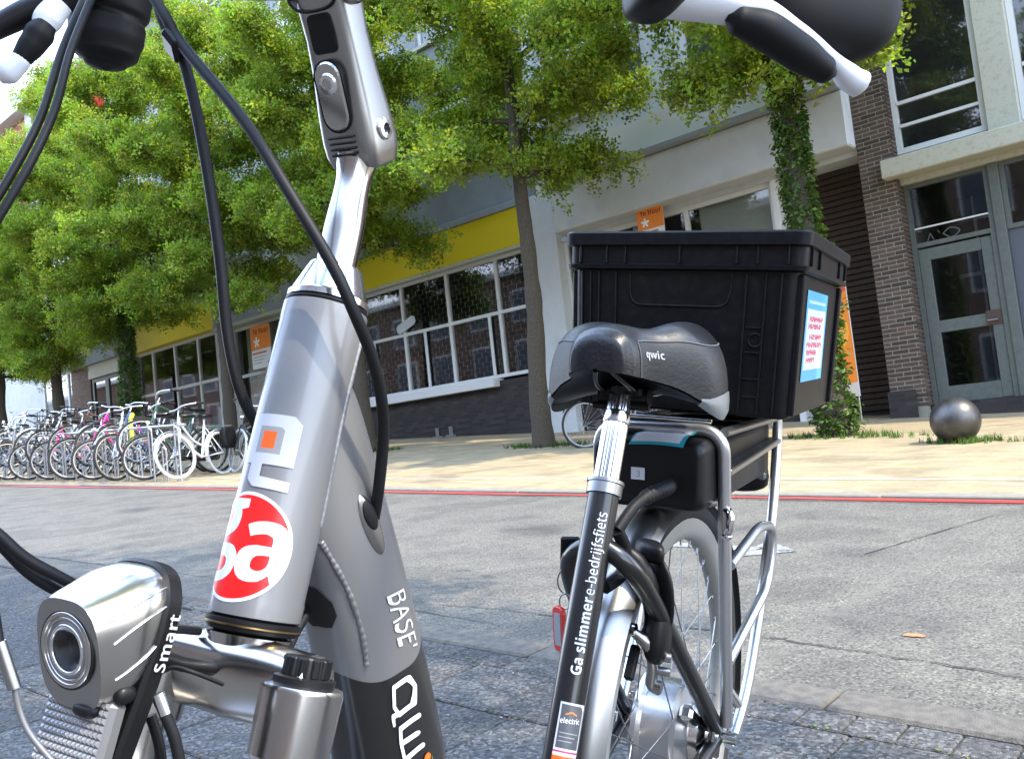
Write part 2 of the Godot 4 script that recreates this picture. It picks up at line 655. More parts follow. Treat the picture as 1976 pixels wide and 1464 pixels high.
	for d in [["leaf", [0.355, 0.435, 0.050], [1.15, 1.2, 0.6]], ["ivy_leaf", [0.085, 0.145, 0.018], [0.7, 0.8, 0.4]], ["grass_blade", [0.10, 0.17, 0.025], [0.6, 0.7, 0.3]]]:
		var m := mat(d[0], lin(d[1][0], d[1][1], d[1][2]), 0.5)
		m.vertex_color_use_as_albedo = true
		m.cull_mode = BaseMaterial3D.CULL_DISABLED
		m.backlight_enabled = true
		m.backlight = lin(d[2][0], d[2][1], d[2][2])
	# bicycle materials
	mat("chrome", lin(0.80, 0.80, 0.80), 0.16, 1.0)
	mat("polished", lin(0.52, 0.50, 0.475), 0.22, 1.0)
	mat("satin_alloy", lin(0.36, 0.355, 0.345), 0.33, 1.0)
	mat("silver_tube", lin(0.60, 0.60, 0.60), 0.30, 0.9)
	var p := mat("silver_paint", lin(0.205, 0.205, 0.207), 0.48, 0.5)
	p.clearcoat_enabled = true
	p.clearcoat = 0.6
	p.clearcoat_roughness = 0.12
	p = mat("grey_paint", lin(0.18, 0.178, 0.176), 0.46, 0.45)
	p.clearcoat_enabled = true
	p.clearcoat = 0.4
	p.clearcoat_roughness = 0.2
	p = mat("black_paint", lin(0.007, 0.007, 0.0075), 0.30)
	p.clearcoat_enabled = true
	p.clearcoat = 0.5
	p.clearcoat_roughness = 0.12
	mat("black_plastic", lin(0.007, 0.007, 0.0075), 0.42)
	mat("black_rubber", lin(0.006, 0.006, 0.0065), 0.58)
	mat("cable_black", lin(0.007, 0.007, 0.008), 0.55)
	mat("tyre_black", lin(0.02, 0.02, 0.02), 0.8)
	mat("rim_grey", lin(0.42, 0.415, 0.38), 0.45, 0.5)
	mat("white_plastic", lin(0.72, 0.73, 0.76), 0.32)
	mat("gold_ring", lin(0.45, 0.30, 0.12), 0.3, 1.0)
	var vinyl := noise_tex(0.12, [], 256, FastNoiseLite.TYPE_CELLULAR, 1, 70, 3.0)
	p = mat("saddle_vinyl", lin(0.006, 0.0063, 0.0075), 0.36)
	p.normal_enabled = true
	p.normal_texture = vinyl
	p.normal_scale = 0.25
	p.uv1_triplanar = true
	p.uv1_scale = Vector3.ONE * 10.0
	p = mat("saddle_side", lin(0.008, 0.0085, 0.009), 0.50)
	p.normal_enabled = true
	p.normal_texture = vinyl
	p.normal_scale = 0.3
	p.uv1_triplanar = true
	p.uv1_scale = Vector3.ONE * 10.0
	mat("saddle_tip", lin(0.20, 0.215, 0.225), 0.4, 0.3)
	var cr := mat("crate_plastic", lin(0.0042, 0.0042, 0.0046), 0.46)
	cr.metallic_specular = 0.35
	cr.normal_enabled = true
	cr.normal_texture = noise_tex(0.05, [], 256, FastNoiseLite.TYPE_SIMPLEX_SMOOTH, 4, 71, 2.0)
	cr.normal_scale = 0.12
	cr.uv1_triplanar = true
	cr.uv1_scale = Vector3.ONE * 6.0
	cr.albedo_color = Color.WHITE
	cr.albedo_texture = noise_tex(0.03, [lin(0.0035, 0.0035, 0.004), lin(0.004, 0.004, 0.0045), lin(0.006, 0.006, 0.0065), lin(0.013, 0.0125, 0.012)], 256, FastNoiseLite.TYPE_SIMPLEX_SMOOTH, 6, 73)
	mat("stitch", lin(0.10, 0.10, 0.11), 0.7)
	mat("thread_edge", lin(0.05, 0.05, 0.055), 0.6)
	var l := mat("clear_lens", Color(0.03, 0.03, 0.032, 0.12), 0.03)
	l.transparency = BaseMaterial3D.TRANSPARENCY_ALPHA
	for b2 in ["black_plastic", "black_rubber", "cable_black"]:
		mats[b2].metallic_specular = 0.36
	mat("prism_plastic", lin(0.26, 0.255, 0.255), 0.25, 0.35)
	mat("red_plastic", lin(0.55, 0.03, 0.02), 0.35)
	mat("hose_red", lin(0.50, 0.06, 0.04), 0.5)
	var ball := mat("bollard_steel", Color.WHITE, 0.42, 0.85)
	surfaced(ball, noise_tex(0.02, [lin(0.07, 0.065, 0.06), lin(0.13, 0.125, 0.12)], 256, FastNoiseLite.TYPE_SIMPLEX_SMOOTH, 5, 72), 0.5, null, 1.0, false)


func paver_image() -> Image:
	# yellow clinkers laid in running bond, seen from far enough that only colour and joint shade remain
	var im := new_img(512, 512, lin(0.26, 0.21, 0.14))
	var r := RandomNumberGenerator.new()
	r.seed = 77
	var row := 32
	for j in 16:
		for i in 8:
			var w := 64
			var f := r.randf_range(0.82, 1.12)
			var c := lin(0.315 * f, 0.262 * f * r.randf_range(0.96, 1.03), 0.158 * f * r.randf_range(0.9, 1.08))
			var x0 := i * w + (w / 2 if j % 2 else 0)
			for y in range(j * row + 2, (j + 1) * row - 1):
				for x in range(x0 + 2, x0 + w - 1):
					im.set_pixel(x % 512, y, c)
	return im


func brick_image(c0: Array, c1: Array, mortar: Array, sd: int) -> Image:
	# 0.984 m square: 16 courses of 61.5 mm, bricks of 205 mm, stretcher bond (a far wall's grain)
	var im := new_img(512, 512, lin(mortar[0], mortar[1], mortar[2]))
	var r := RandomNumberGenerator.new()
	r.seed = sd
	for j in 16:
		for i in 5:
			var t := r.randf()
			var f := r.randf_range(0.8, 1.15)
			var c := lin(lerpf(c0[0], c1[0], t) * f, lerpf(c0[1], c1[1], t) * f, lerpf(c0[2], c1[2], t) * f)
			var x0 := int(i * 102.4) + (51 if j % 2 else 0)
			for y in range(j * 32 + 3, (j + 1) * 32 - 2):
				for x in range(x0 + 3, x0 + 99):
					im.set_pixel(x % 512, y, c)
	return im


func structure(called: String, mb: MB, m: Material) -> MeshInstance3D:
	var o := put(self, called, mb, m)
	o.set_meta("kind", "structure")
	return o


func make_ground() -> void:
	var g := structure("ground", sheet(-180, 120, -60, 120, -0.14), mats.joint_sand)
	g.set_meta("label", "bare ground under the street")
	structure("road", sheet(-180, 120, 2.28, 5.66, 0.0), mats.asphalt)
	# near pavement: bed, tiles one by one, kerb stones
	var pave := structure("near_pavement", sheet(-180, 120, -60, 2.22, 0.003), mats.paving_tile_1)
	var tr := RandomNumberGenerator.new()
	tr.seed = 5
	for j in 8:
		var n1 := 2.09 - 0.302 * j
		var lastrow := j == 0
		for i in 16 - j:
			var x0 := -3.9 + 0.302 * i + (0.15 if j % 2 else 0.0) - 0.05 * j
			var t := slab(x0, x0 + 0.296, n1 - 0.296, n1, -0.03, 0.012 + tr.randf_range(-0.0025, 0.0025), 0.004)
			put(pave, "paving_tile", t, mats["paving_tile_%d" % tr.randi_range(0, 3)])
	for i in 34:
		var x0 := -4.2 + 0.122 * i
		put(pave, "edging_tile", slab(x0, x0 + 0.118, 2.095, 2.21, -0.03, 0.012 + tr.randf_range(-0.002, 0.002), 0.004), mats["paving_tile_%d" % tr.randi_range(0, 3)])
	var kerb := structure("near_kerb", slab(-180, -6.0, 2.21, 2.36, -0.1, 0.016, 0.008), mats.kerb_stone)
	for i in 9:
		var x0 := -6.0 + 1.0 * i
		put(kerb, "kerb_stone", slab(x0 + 0.004, x0 + 0.996, 2.215, 2.36, -0.1, 0.016 + tr.randf_range(-0.003, 0.003), 0.008), mats.kerb_stone)
	# far kerb and the yellow pavement
	var kerb2 := structure("far_kerb", slab(-180, -20.0, 5.66, 5.80, -0.1, 0.034, 0.008), mats.kerb_stone)
	for i in 24:
		var x0 := -20.0 + 1.0 * i
		put(kerb2, "kerb_stone", slab(x0 + 0.005, x0 + 0.995, 5.66, 5.80, -0.1, 0.034 + tr.randf_range(-0.003, 0.003), 0.008), mats.far_kerb_stone)
	structure("far_pavement", sheet(-180, 120, 5.79, 120, 0.026), mats.yellow_paving)
	structure("gutter_strip", slab(-60, 30, 6.38, 6.46, -0.02, 0.030, 0.001), mats.gutter)
	# cracks and worn paint in the asphalt
	var cr := RandomNumberGenerator.new()
	cr.seed = 12
	for d in [[[-3.2, 2.62], [-1.45, 2.76], [-0.64, 2.69], [1.2, 2.6]], [[-1.55, 4.09], [-1.26, 5.21]], [[-7.0, 2.5], [-4.6, 2.58], [-2.4, 2.5]]]:
		var mb := MB.new()
		for i in d.size() - 1:
			var m := 14
			for k in m:
				var a := Vector2(lerpf(d[i][0], d[i + 1][0], float(k) / m), lerpf(d[i][1], d[i + 1][1], float(k) / m) + cr.randf_range(-0.012, 0.012))
				var b := Vector2(lerpf(d[i][0], d[i + 1][0], float(k + 1) / m), lerpf(d[i][1], d[i + 1][1], float(k + 1) / m) + cr.randf_range(-0.012, 0.012))
				var w := cr.randf_range(0.003, 0.009)
				var pn := (b - a).normalized().orthogonal() * w * 0.5
				mb.quadn(gp(a.x - pn.x, a.y - pn.y, 0.004), gp(b.x - pn.x, b.y - pn.y, 0.004), gp(b.x + pn.x, b.y + pn.y, 0.004), gp(a.x + pn.x, a.y + pn.y, 0.004), Vector3(-GX, 1, GN).normalized())
		structure("asphalt_crack", mb, mat("crack_dark", lin(0.025, 0.025, 0.026), 0.95))
	# a worn white arrow painted on the road
	var arrow := MB.new()
	var up := Vector3(-GX, 1, GN).normalized()
	for q in [[[-2.9, 4.02], [-2.06, 4.02], [-2.06, 4.12], [-2.9, 4.12]], [[-2.10, 3.86], [-1.86, 4.07], [-1.92, 4.10], [-2.10, 4.02]], [[-2.10, 4.28], [-1.86, 4.07], [-1.92, 4.04], [-2.10, 4.12]]]:
		arrow.quadn(gp(q[0][0], q[0][1], 0.004), gp(q[1][0], q[1][1], 0.004), gp(q[2][0], q[2][1], 0.004), gp(q[3][0], q[3][1], 0.004), up)
	var worn := mat("worn_paint", Color.WHITE, 0.9)
	worn.albedo_texture = noise_tex(0.06, [lin(0.14, 0.14, 0.135), lin(0.2, 0.2, 0.19), lin(0.5, 0.5, 0.48)], 256, FastNoiseLite.TYPE_SIMPLEX_SMOOTH, 4, 91)
	worn.uv1_triplanar = true
	worn.uv1_world_triplanar = true
	worn.uv1_scale = Vector3.ONE / 0.5
	structure("road_marking", arrow, worn)


# ---- windows and shop fronts. A part «window» is its frame; each pane is a child of it
func window(parent: Node, x0: float, x1: float, y0: float, y1: float, n: float, cols: Array, rows: Array, fm: Material, w := 0.05, called := "window") -> MeshInstance3D:
	var mb := MB.new()
	var d := 0.04
	bx(x0, x1, y1 - w, y1, n - d, n + d, mb)
	bx(x0, x1, y0, y0 + w, n - d, n + d, mb)
	bx(x0, x0 + w, y0 + w, y1 - w, n - d, n + d, mb)
	bx(x1 - w, x1, y0 + w, y1 - w, n - d, n + d, mb)
	var cs := [x0 + w]
	for c in cols:
		bx(c - w / 2, c + w / 2, y0 + w, y1 - w, n - d, n + d, mb)
		cs.append_array([c - w / 2, c + w / 2])
	cs.append(x1 - w)
	var rs := [y0 + w]
	for r in rows:
		for k in range(0, cs.size(), 2):
			bx(cs[k], cs[k + 1], r - w / 2, r + w / 2, n - d + 0.004, n + d - 0.004, mb)
		rs.append_array([r - w / 2, r + w / 2])
	rs.append(y1 - w)
	var o := put(parent, called, mb, fm)
	for k in range(0, cs.size(), 2):
		for j in range(0, rs.size(), 2):
			put(o, "pane", bx(cs[k], cs[k + 1], rs[j], rs[j + 1], n - 0.004, n + 0.004), mats.window_glass)
	return o


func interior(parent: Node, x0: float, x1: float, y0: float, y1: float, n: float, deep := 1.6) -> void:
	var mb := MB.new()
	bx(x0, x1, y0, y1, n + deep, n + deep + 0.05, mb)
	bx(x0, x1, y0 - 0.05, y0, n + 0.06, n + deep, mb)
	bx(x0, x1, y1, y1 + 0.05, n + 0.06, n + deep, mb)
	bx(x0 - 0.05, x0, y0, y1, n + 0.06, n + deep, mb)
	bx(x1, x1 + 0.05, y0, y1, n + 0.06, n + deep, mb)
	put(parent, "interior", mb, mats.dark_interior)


func upper_storeys(parent: Node, x0: float, x1: float, y0: float, y1: float, bays: int, m: Material, floors: Array) -> void:
	# wall in bands and piers round real openings
	var mb := MB.new()
	var n0 := FRONT
	var n1 := FRONT + 0.25
	var bw := (x1 - x0) / bays
	var y := y0
	for f in floors:
		bx(x0, x1, y, f[0], n0, n1, mb)
		for b in bays + 1:
			var a := x0 + b * bw - 0.35
			bx(maxf(a, x0), minf(a + 0.7, x1), f[0], f[1], n0, n1, mb)
		y = f[1]
	bx(x0, x1, y, y1, n0, n1, mb)
	bx(x0, x1, y0, y1, FRONT + 7.0, FRONT + 7.2, mb)
	bx(x0, x0 + 0.2, y0, y1, n1, FRONT + 7.0, mb)
	bx(x1 - 0.2, x1, y0, y1, n1, FRONT + 7.0, mb)
	put(parent, "upper_wall", mb, m)
	put(parent, "roof", bx(x0 - 0.0, x1 + 0.0, y1, y1 + 0.22, FRONT - 0.35, FRONT + 7.4), mats.white_render)
	for f in floors:
		for b in bays:
			var a := x0 + b * bw + 0.35
			window(parent, a, a + bw - 0.7, f[0], f[1], FRONT + 0.12, [a + (bw - 0.7) * 0.5], [f[1] - 0.45], mats.white_frame, 0.07)
			put(parent, "window_sill", bx(a - 0.05, a + bw - 0.65, f[0] - 0.07, f[0] - 0.002, FRONT - 0.08, FRONT + 0.06), mats.concrete_band)
		put(parent, "blind", bx(x0 + 0.3, x1 - 0.3, f[0], f[1] + 0.05, FRONT + 0.9, FRONT + 0.95), mats.blind)
		put(parent, "floor_slab", bx(x0 + 0.2, x1 - 0.2, f[0] - 0.3, f[0] - 0.1, FRONT + 0.26, FRONT + 6.9), mats.dark_interior)


const FLOORS := [[6.5, 8.3], [9.3, 11.1], [12.1, 13.6]]


func make_shops() -> void:
	right_building()
	white_shop()
	yellow_shop()
	grey_shop()
	far_yellow_shop()
	door_shop()
	red_house()
	opposite()


func right_building() -> void:
	var b := thing("brick_building", "dark brick building with a concrete canopy over its glazed steel door", "building", Transform3D())
	# the pillar: a mortar core, every brick proud of it
	var core := put(b, "pillar", bx(-4.137, -3.673, 0.6, 14.5, 12.6525, 13.2), mats.mortar)
	var r := RandomNumberGenerator.new()
	r.seed = 31
	var shapes := {}
	for w in [0.10, 0.205, 0.16, 0.055]:
		for d in [0.06, 0.2]:
			var mb := MB.new()
			mb.box(Vector3(w, 0.050, d), Transform3D(), 0.004)
			shapes["%.3f %.2f" % [w, d]] = mb.mesh()
	var y := 0.78
	var course := 0
	while y < 6.3:
		var ws := [0.205, 0.205, 0.055] if course % 2 else [0.10, 0.205, 0.16]
		var x := -4.14
		for k in 3:
			var w: float = ws[k]
			var d := 0.2 if k == 2 else 0.06
			var o := put_mesh(core, "brick", shapes["%.3f %.2f" % [w, d]], Transform3D(Basis(), Vector3(x + w / 2 + r.randf_range(-0.001, 0.001), y + 0.0275, -(12.648 + d / 2 + r.randf_range(-0.0015, 0.0015)))), "", mats["pillar_brick_%d" % r.randi_range(0, 4)])
			x += w + 0.0105
		y += 0.0615
		course += 1
	put(b, "pillar_foot", bx(-4.16, -3.80, 0.45, 1.02, 12.60, 12.646), mats.dark_brick)
	put(b, "door_reveal", bx(-3.675, -3.655, 0.6, 3.86, 12.86, 13.2), mats.dark_brick)
	# canopy and concrete mullion
	put(b, "canopy", bx(-3.80, 6.0, 3.90, 4.155, 12.45, 13.1, null, 0.015), mats.concrete_band)
	put(b, "canopy_soffit", bx(-3.66, 6.0, 3.82, 3.898, 12.75, 13.1), mats.concrete_band)
	put(b, "mullion", bx(-2.50, -2.12, 4.157, 9.0, 12.72, 13.0, null, 0.01), mats.concrete_band)
	var w1 := window(b, -3.66, -2.505, 4.26, 8.9, 12.86, [], [], mats.white_frame, 0.075)
	put(w1, "rail", bx(-3.58, -2.58, 4.94, 4.985, 12.81, 12.85), mats.white_frame)
	put(w1, "rail", bx(-3.58, -2.58, 4.62, 4.66, 12.81, 12.85), mats.white_frame)
	var w2 := window(b, -2.115, 0.4, 4.26, 8.9, 12.86, [-0.9], [], mats.white_frame, 0.075)
	put(w2, "rail", bx(-2.03, 0.32, 4.94, 4.985, 12.81, 12.85), mats.white_frame)
	put(w2, "rail", bx(-2.03, 0.32, 4.62, 4.66, 12.81, 12.85), mats.white_frame)
	interior(b, -3.6, 0.4, 4.2, 8.9, 12.92, 2.0)
	# door, fanlight and the panel beside it
	var st: Material = mats.steel_frame
	window(b, -3.65, -2.60, 2.93, 3.818, 12.88, [], [], st, 0.06, "fanlight")
	put(b, "ventilation_bar", bx(-3.58, -2.66, 3.18, 3.20, 12.83, 12.85), mats.white_frame)
	var fr := MB.new()
	bx(-3.65, -3.585, 0.70, 2.93, 12.83, 12.93, fr)
	bx(-2.665, -2.60, 0.70, 2.93, 12.83, 12.93, fr)
	put(b, "door_frame", fr, st)
	var dm := MB.new()
	bx(-3.58, -3.44, 0.79, 2.90, 12.85, 12.90, dm, 0.004)
	bx(-2.80, -2.67, 0.79, 2.90, 12.85, 12.90, dm, 0.004)
	bx(-3.438, -2.802, 2.74, 2.90, 12.852, 12.898, dm)
	bx(-3.438, -2.802, 0.79, 1.01, 12.852, 12.898, dm)
	bx(-3.438, -2.802, 1.74, 1.90, 12.852, 12.898, dm)
	var door := put(b, "door", dm, st)
	put(door, "pane", bx(-3.438, -2.802, 1.01, 1.74, 12.872, 12.878), mats.window_glass)
	put(door, "pane", bx(-3.438, -2.802, 1.90, 2.74, 12.872, 12.878), mats.window_glass)
	put(door, "lock_plate", bx(-2.86, -2.68, 1.74, 1.93, 12.835, 12.849, null, 0.003), mat("rust_plate", lin(0.06, 0.035, 0.025), 0.7))
	var hb := MB.new()
	hb.bar(Vector3(-2.72, 1.80, -12.79), Vector3(-2.84, 1.80, -12.79), 0.012)
	hb.bar(Vector3(-2.72, 1.80, -12.79), Vector3(-2.72, 1.80, -12.84), 0.010)
	put(door, "handle", hb, mats.satin_alloy)
	put(b, "threshold", bx(-3.66, -2.0, 0.55, 0.785, 12.74, 13.2), mats.dark_brick)
	put(b, "post", bx(-2.595, -2.47, 0.70, 3.818, 12.80, 12.95, null, 0.006), st)
	window(b, -2.465, -1.2, 2.93, 3.818, 12.88, [], [], st, 0.06, "fanlight")
	put(b, "side_panel", bx(-2.465, -1.2, 0.70, 2.928, 12.87, 12.91), mats.door_panel)
	var im := new_img(96, 64, lin(0.7, 0.7, 0.68))
	for k in 4:
		img_line(im, [Vector2(10, 12 + 12 * k), Vector2(84 - 9 * (k % 3), 12 + 12 * k)], 4.0, lin(0.08, 0.08, 0.08))
	var pm := print_mat("notice_print", im, 0.6, false)
	var notice := MB.new()
	notice.quadn(Vector3(-2.22, 1.98, -12.866), Vector3(-1.98, 1.98, -12.866), Vector3(-1.98, 2.10, -12.866), Vector3(-2.22, 2.10, -12.866), Vector3(0, 0, 1), Vector2(0, 1), Vector2(1, 1), Vector2(1, 0), Vector2(0, 0))
	put(b, "door_notice", notice, pm)
	# faint ring and strokes of old lettering on the fanlight
	var old := MB.new()
	old.tube(smooth([Vector3(-3.24, 3.06, -12.87), Vector3(-3.14, 3.12, -12.87), Vector3(-3.03, 3.06, -12.87), Vector3(-3.14, 2.99, -12.87), Vector3(-3.24, 3.06, -12.87)], 6), 0.008, 5)
	old.bar(Vector3(-3.45, 2.99, -12.87), Vector3(-3.40, 3.10, -12.87), 0.006, 5)
	old.bar(Vector3(-3.36, 3.00, -12.87), Vector3(-3.40, 3.10, -12.87), 0.006, 5)
	old.bar(Vector3(-3.30, 3.12, -12.87), Vector3(-3.28, 3.08, -12.87), 0.005, 5)
	put(b, "old_lettering", old, mat("faded_letter", lin(0.10, 0.11, 0.11), 0.8))
	interior(b, -3.6, -1.2, 0.75, 3.9, 12.96, 2.2)
	var leaf := MB.new()
	bx(-3.1, -3.07, 1.0, 3.7, 14.0, 14.05, leaf)
	bx(-3.4, -2.7, 2.55, 2.6, 14.0, 14.05, leaf)
	put(b, "inner_door_frame", leaf, mats.grille_metal)
	# wall above and beyond
	put(b, "wall", bx(-4.135, 6.0, 9.0, 14.5, 13.1, 13.4), mats.brown_brick)
	put(b, "wall", bx(0.4, 6.0, 4.157, 9.0, 13.0, 13.4), mats.brown_brick)
	put(b, "wall", bx(-1.19, 6.0, 0.1, 3.82, 12.86, 13.2), mats.brown_brick)
	put(b, "side_wall", bx(-4.13, -3.9, 0.6, 14.5, 13.2, 20.0), mats.brown_brick)


func white_shop() -> void:
	var b := thing("white_shop_building", "white fronted shop with a broad blank fascia beside the brick pillar", "building", Transform3D())
	put(b, "fascia", bx(-9.40, -4.145, 4.48, 5.28, 12.38, 12.84, null, 0.02), mats.white_render)
	put(b, "cornice", bx(-9.40, -4.16, 5.285, 5.36, 12.22, 12.9, null, 0.01), mats.grey_render)
	put(b, "parapet", bx(-10.0, -4.14, 5.365, 6.1, 12.75, 13.05), mats.cream_panel)
	put(b, "soffit", bx(-10.0, -4.16, 4.40, 4.478, 12.75, 13.2), mats.white_render)
	put(b, "pier", bx(-10.16, -9.56, 0.6, 5.36, 12.62, 13.1, null, 0.01), mats.white_render)
	put(b, "pier", bx(-5.50, -5.40, 0.6, 4.40, 12.72, 13.0, null, 0.006), mats.white_frame)
	window(b, -9.555, -5.505, 2.1, 4.40, 12.86, [-8.49, -7.02], [3.36], mats.white_frame, 0.07, "shop_window")
	interior(b, -9.5, -5.5, 2.0, 4.40, 12.95, 1.8)
	put(b, "blind", bx(-6.85, -5.62, 2.3, 4.34, 12.97, 13.0), mats.blind)
	put(b, "wall_base", bx(-9.555, -5.505, 0.4, 2.098, 12.80, 13.0), mats.dark_brick)
	# recess in dark brick: bricks in courses, each course proud by turns
	var rec := MB.new()
	bx(-5.40, -4.14, 0.4, 4.478, 13.5, 13.7, rec)
	put(b, "recess_wall", rec, mats.dark_brick)
	var k := 0
	while 0.78 + k * 0.09 < 4.4:
		var y := 0.78 + k * 0.09
		put(b, "slat", bx(-5.39, -4.15, y, y + 0.074, 13.46, 13.498, null, 0.006), mats["pillar_brick_%d" % (k % 2)])
		k += 1
	put(b, "side_wall", bx(-5.42, -5.38, 0.4, 4.478, 13.0, 13.5), mats.dark_brick)
	upper_storeys(b, -10.1, -4.15, 6.1, 14.5, 2, mats.white_render, [[6.6, 8.3], [9.3, 11.1], [12.1, 13.6]])


func grille(parent: Node, x0: float, x1: float, y0: float, y1: float, n: float) -> void:
	# a roll-down grille of rods with links laid like bricks
	var mb := MB.new()
	var j := 0
	var y := y0 + 0.05
	while y < y1:
		bx(x0, x1, y, y + 0.004, n, n + 0.006, mb)
		var x := x0 + (0.11 if j % 2 else 0.0)
		while x < x1:
			bx(x, x + 0.013, y + 0.006, minf(y + 0.1, y1), n - 0.003, n + 0.009, mb)
			x += 0.22
		y += 0.1
		j += 1
	put(parent, "roller_grille", mb, mats.grille_metal, Transform3D(), "stuff")


func yellow_shop() -> void:
	var b := thing("yellow_shop_building", "shop with a bare yellow fascia over white framed windows and a roller grille", "building", Transform3D())
	put(b, "fascia", bx(-16.3, -10.22, 4.572, 5.295, 12.70, 13.0, null, 0.01), mats.yellow_fascia)
	put(b, "cornice", bx(-16.3, -10.18, 5.30, 5.42, 12.66, 13.0, null, 0.01), mats.grey_render)
	put(b, "soffit", bx(-16.3, -10.18, 4.515, 4.57, 12.68, 13.0), mats.concrete_band)
	window(b, -16.2, -10.17, 2.16, 4.51, 12.86, [-14.05, -12.66, -11.28], [3.42], mats.white_frame, 0.065, "shop_window")
	var low := MB.new()
	for x in [-15.05, -13.4, -11.55]:
		bx(x - 0.035, x + 0.035, 2.225, 3.385, 12.80, 12.819, low)
	put(b, "glazing_bars", low, mats.white_frame)
	put(b, "window_sill", bx(-16.2, -11.45, 1.99, 2.155, 12.62, 12.95, null, 0.008), mats.white_frame)
	put(b, "wall_base", bx(-16.3, -10.17, 0.5, 2.10, 12.80, 13.0), mats.dark_brick)
	grille(b, -16.1, -10.2, 2.2, 4.48, 13.12)
	interior(b, -16.2, -10.17, 2.0, 4.55, 12.95, 2.5)
	var tag_mb := MB.new()
	tag_mb.prism(rrect(0.62, 0.20, 0.09), -0.01, 0.01, Transform3D(Basis(Vector3.BACK, 0.3), Vector3(-13.95, 3.62, -12.80)), 0.003)
	put(b, "oval_badge", tag_mb, mats.white_render)
	var ab := MB.new()
	for x in [-13.35, -12.95]:
		bx(x, x + 0.10, 1.13, 1.35, 12.76, 12.795, ab, 0.01)
		bx(x - 0.10, x + 0.18, 1.13, 1.18, 12.75, 12.79, ab, 0.01)
	put(b, "wall_valve", ab, mats.grille_metal)
	upper_storeys(b, -16.3, -10.1, 5.42, 14.5, 2, mats.grey_render, FLOORS)


func grey_shop() -> void:
	var b := thing("grey_shop_building", "empty shop with a plain grey fascia and pale curtains between the two yellow shops", "building", Transform3D())
	put(b, "fascia", bx(-21.2, -16.32, 4.72, 5.42, 12.55, 13.0, null, 0.01), mats.grey_render)
	put(b, "soffit", bx(-21.2, -16.32, 4.64, 4.718, 12.5, 13.0), mats.concrete_band)
	put(b, "pier", bx(-21.28, -20.75, 0.6, 4.64, 12.62, 13.0, null, 0.01), mats.white_render)
	window(b, -20.74, -16.32, 1.45, 4.63, 12.86, [-19.3, -17.8], [3.35], mats.white_frame, 0.075, "shop_window")
	put(b, "wall_base", bx(-20.74, -16.32, 0.7, 1.448, 12.80, 13.0), mats.white_render)
	interior(b, -20.7, -16.3, 1.3, 4.64, 12.95, 2.0)
	var c := MB.new()
	var rows := []
	for y in [1.5, 4.6]:
		var row := PackedVector3Array()
		for k in 60:
			row.append(Vector3(-20.6 + k * 0.045, y, -(13.15 + 0.05 * sin(k * 1.1) + 0.02 * sin(k * 2.7))))
		rows.append(row)
	c.grid(rows)
	put(b, "curtain", c, mats.cream_panel)
	upper_storeys(b, -21.2, -16.32, 5.42, 14.5, 2, mats.white_render, FLOORS)


func far_yellow_shop() -> void:
	var b := thing("far_yellow_shop_building", "farther shop with a yellow fascia above the parked bicycles", "building", Transform3D())
	put(b, "fascia", bx(-26.7, -21.3, 4.76, 5.52, 12.60, 13.0, null, 0.01), mats.yellow_fascia)
	put(b, "cornice", bx(-26.7, -21.3, 5.525, 5.70, 12.57, 13.0, null, 0.01), mats.grey_render)
	put(b, "pier", bx(-26.8, -26.25, 0.9, 4.758, 12.62, 13.0, null, 0.01), mats.white_render)
	window(b, -26.24, -21.3, 1.6, 4.75, 12.86, [-25.15, -23.85, -22.55], [3.45], mats.white_frame, 0.08, "shop_window")
	put(b, "wall_base", bx(-26.24, -21.3, 0.9, 1.598, 12.80, 13.0), mats.brown_brick)
	interior(b, -26.2, -21.3, 1.5, 4.75, 12.95, 1.8)
	var r := RandomNumberGenerator.new()
	r.seed = 8
	for i in 12:
		var x := -26.0 + i * 0.38
		var h := r.randf_range(0.4, 1.4)
		var c := [lin(0.35, 0.05, 0.04), lin(0.42, 0.24, 0.05), lin(0.45, 0.40, 0.32), lin(0.10, 0.08, 0.08)]
		put(b, "shop_display", bx(x, x + 0.3, 1.6, 1.7 + h, 13.1, 13.5, null, 0.02), mat("display_%d" % i, c[r.randi_range(0, 3)], 0.7))
	upper_storeys(b, -26.7, -21.22, 5.70, 14.5, 2, mats.grey_render, FLOORS)


func door_shop() -> void:
	var b := thing("door_shop_building", "shop with glazed double doors under a pale grey fascia and red awnings high above", "building", Transform3D())
	put(b, "fascia", bx(-30.85, -27.1, 4.86, 5.72, 12.60, 13.0, null, 0.01), mats.grey_render)
	put(b, "wall", bx(-30.85, -29.4, 0.9, 4.858, 12.80, 13.1), mats.brown_brick)
	put(b, "wall", bx(-27.2, -26.82, 0.9, 4.858, 12.80, 13.1), mats.white_render)
	put(b, "sign_panel", bx(-29.38, -27.21, 4.42, 4.857, 12.74, 12.95), mats.cream_panel)
	for x in [-29.3, -28.25]:
		window(b, x, x + 1.04, 1.55, 4.40, 12.86, [], [2.3], mats.steel_frame, 0.11, "glazed_door")
	interior(b, -29.35, -27.2, 1.4, 4.4, 12.95, 1.6)
	put(b, "threshold", bx(-29.4, -27.2, 0.9, 1.545, 12.7, 13.1), mats.concrete_band)
	upper_storeys(b, -30.6, -26.72, 5.72, 14.5, 2, mats.white_render, FLOORS)
	for x in [-30.2, -28.4]:
		var mb := MB.new()
		mb.prism(PackedVector2Array([Vector2(0, 0), Vector2(0.9, -0.62), Vector2(0.9, -0.9), Vector2(0, -0.9)]), -1.45, 0.0, Transform3D(Basis(Vector3(0, 0, 1), Vector3.UP, Vector3(-1, 0, 0)), Vector3(x, 13.75, -12.83)), 0.0)
		put(b, "awning", mb, mats.red_awning)


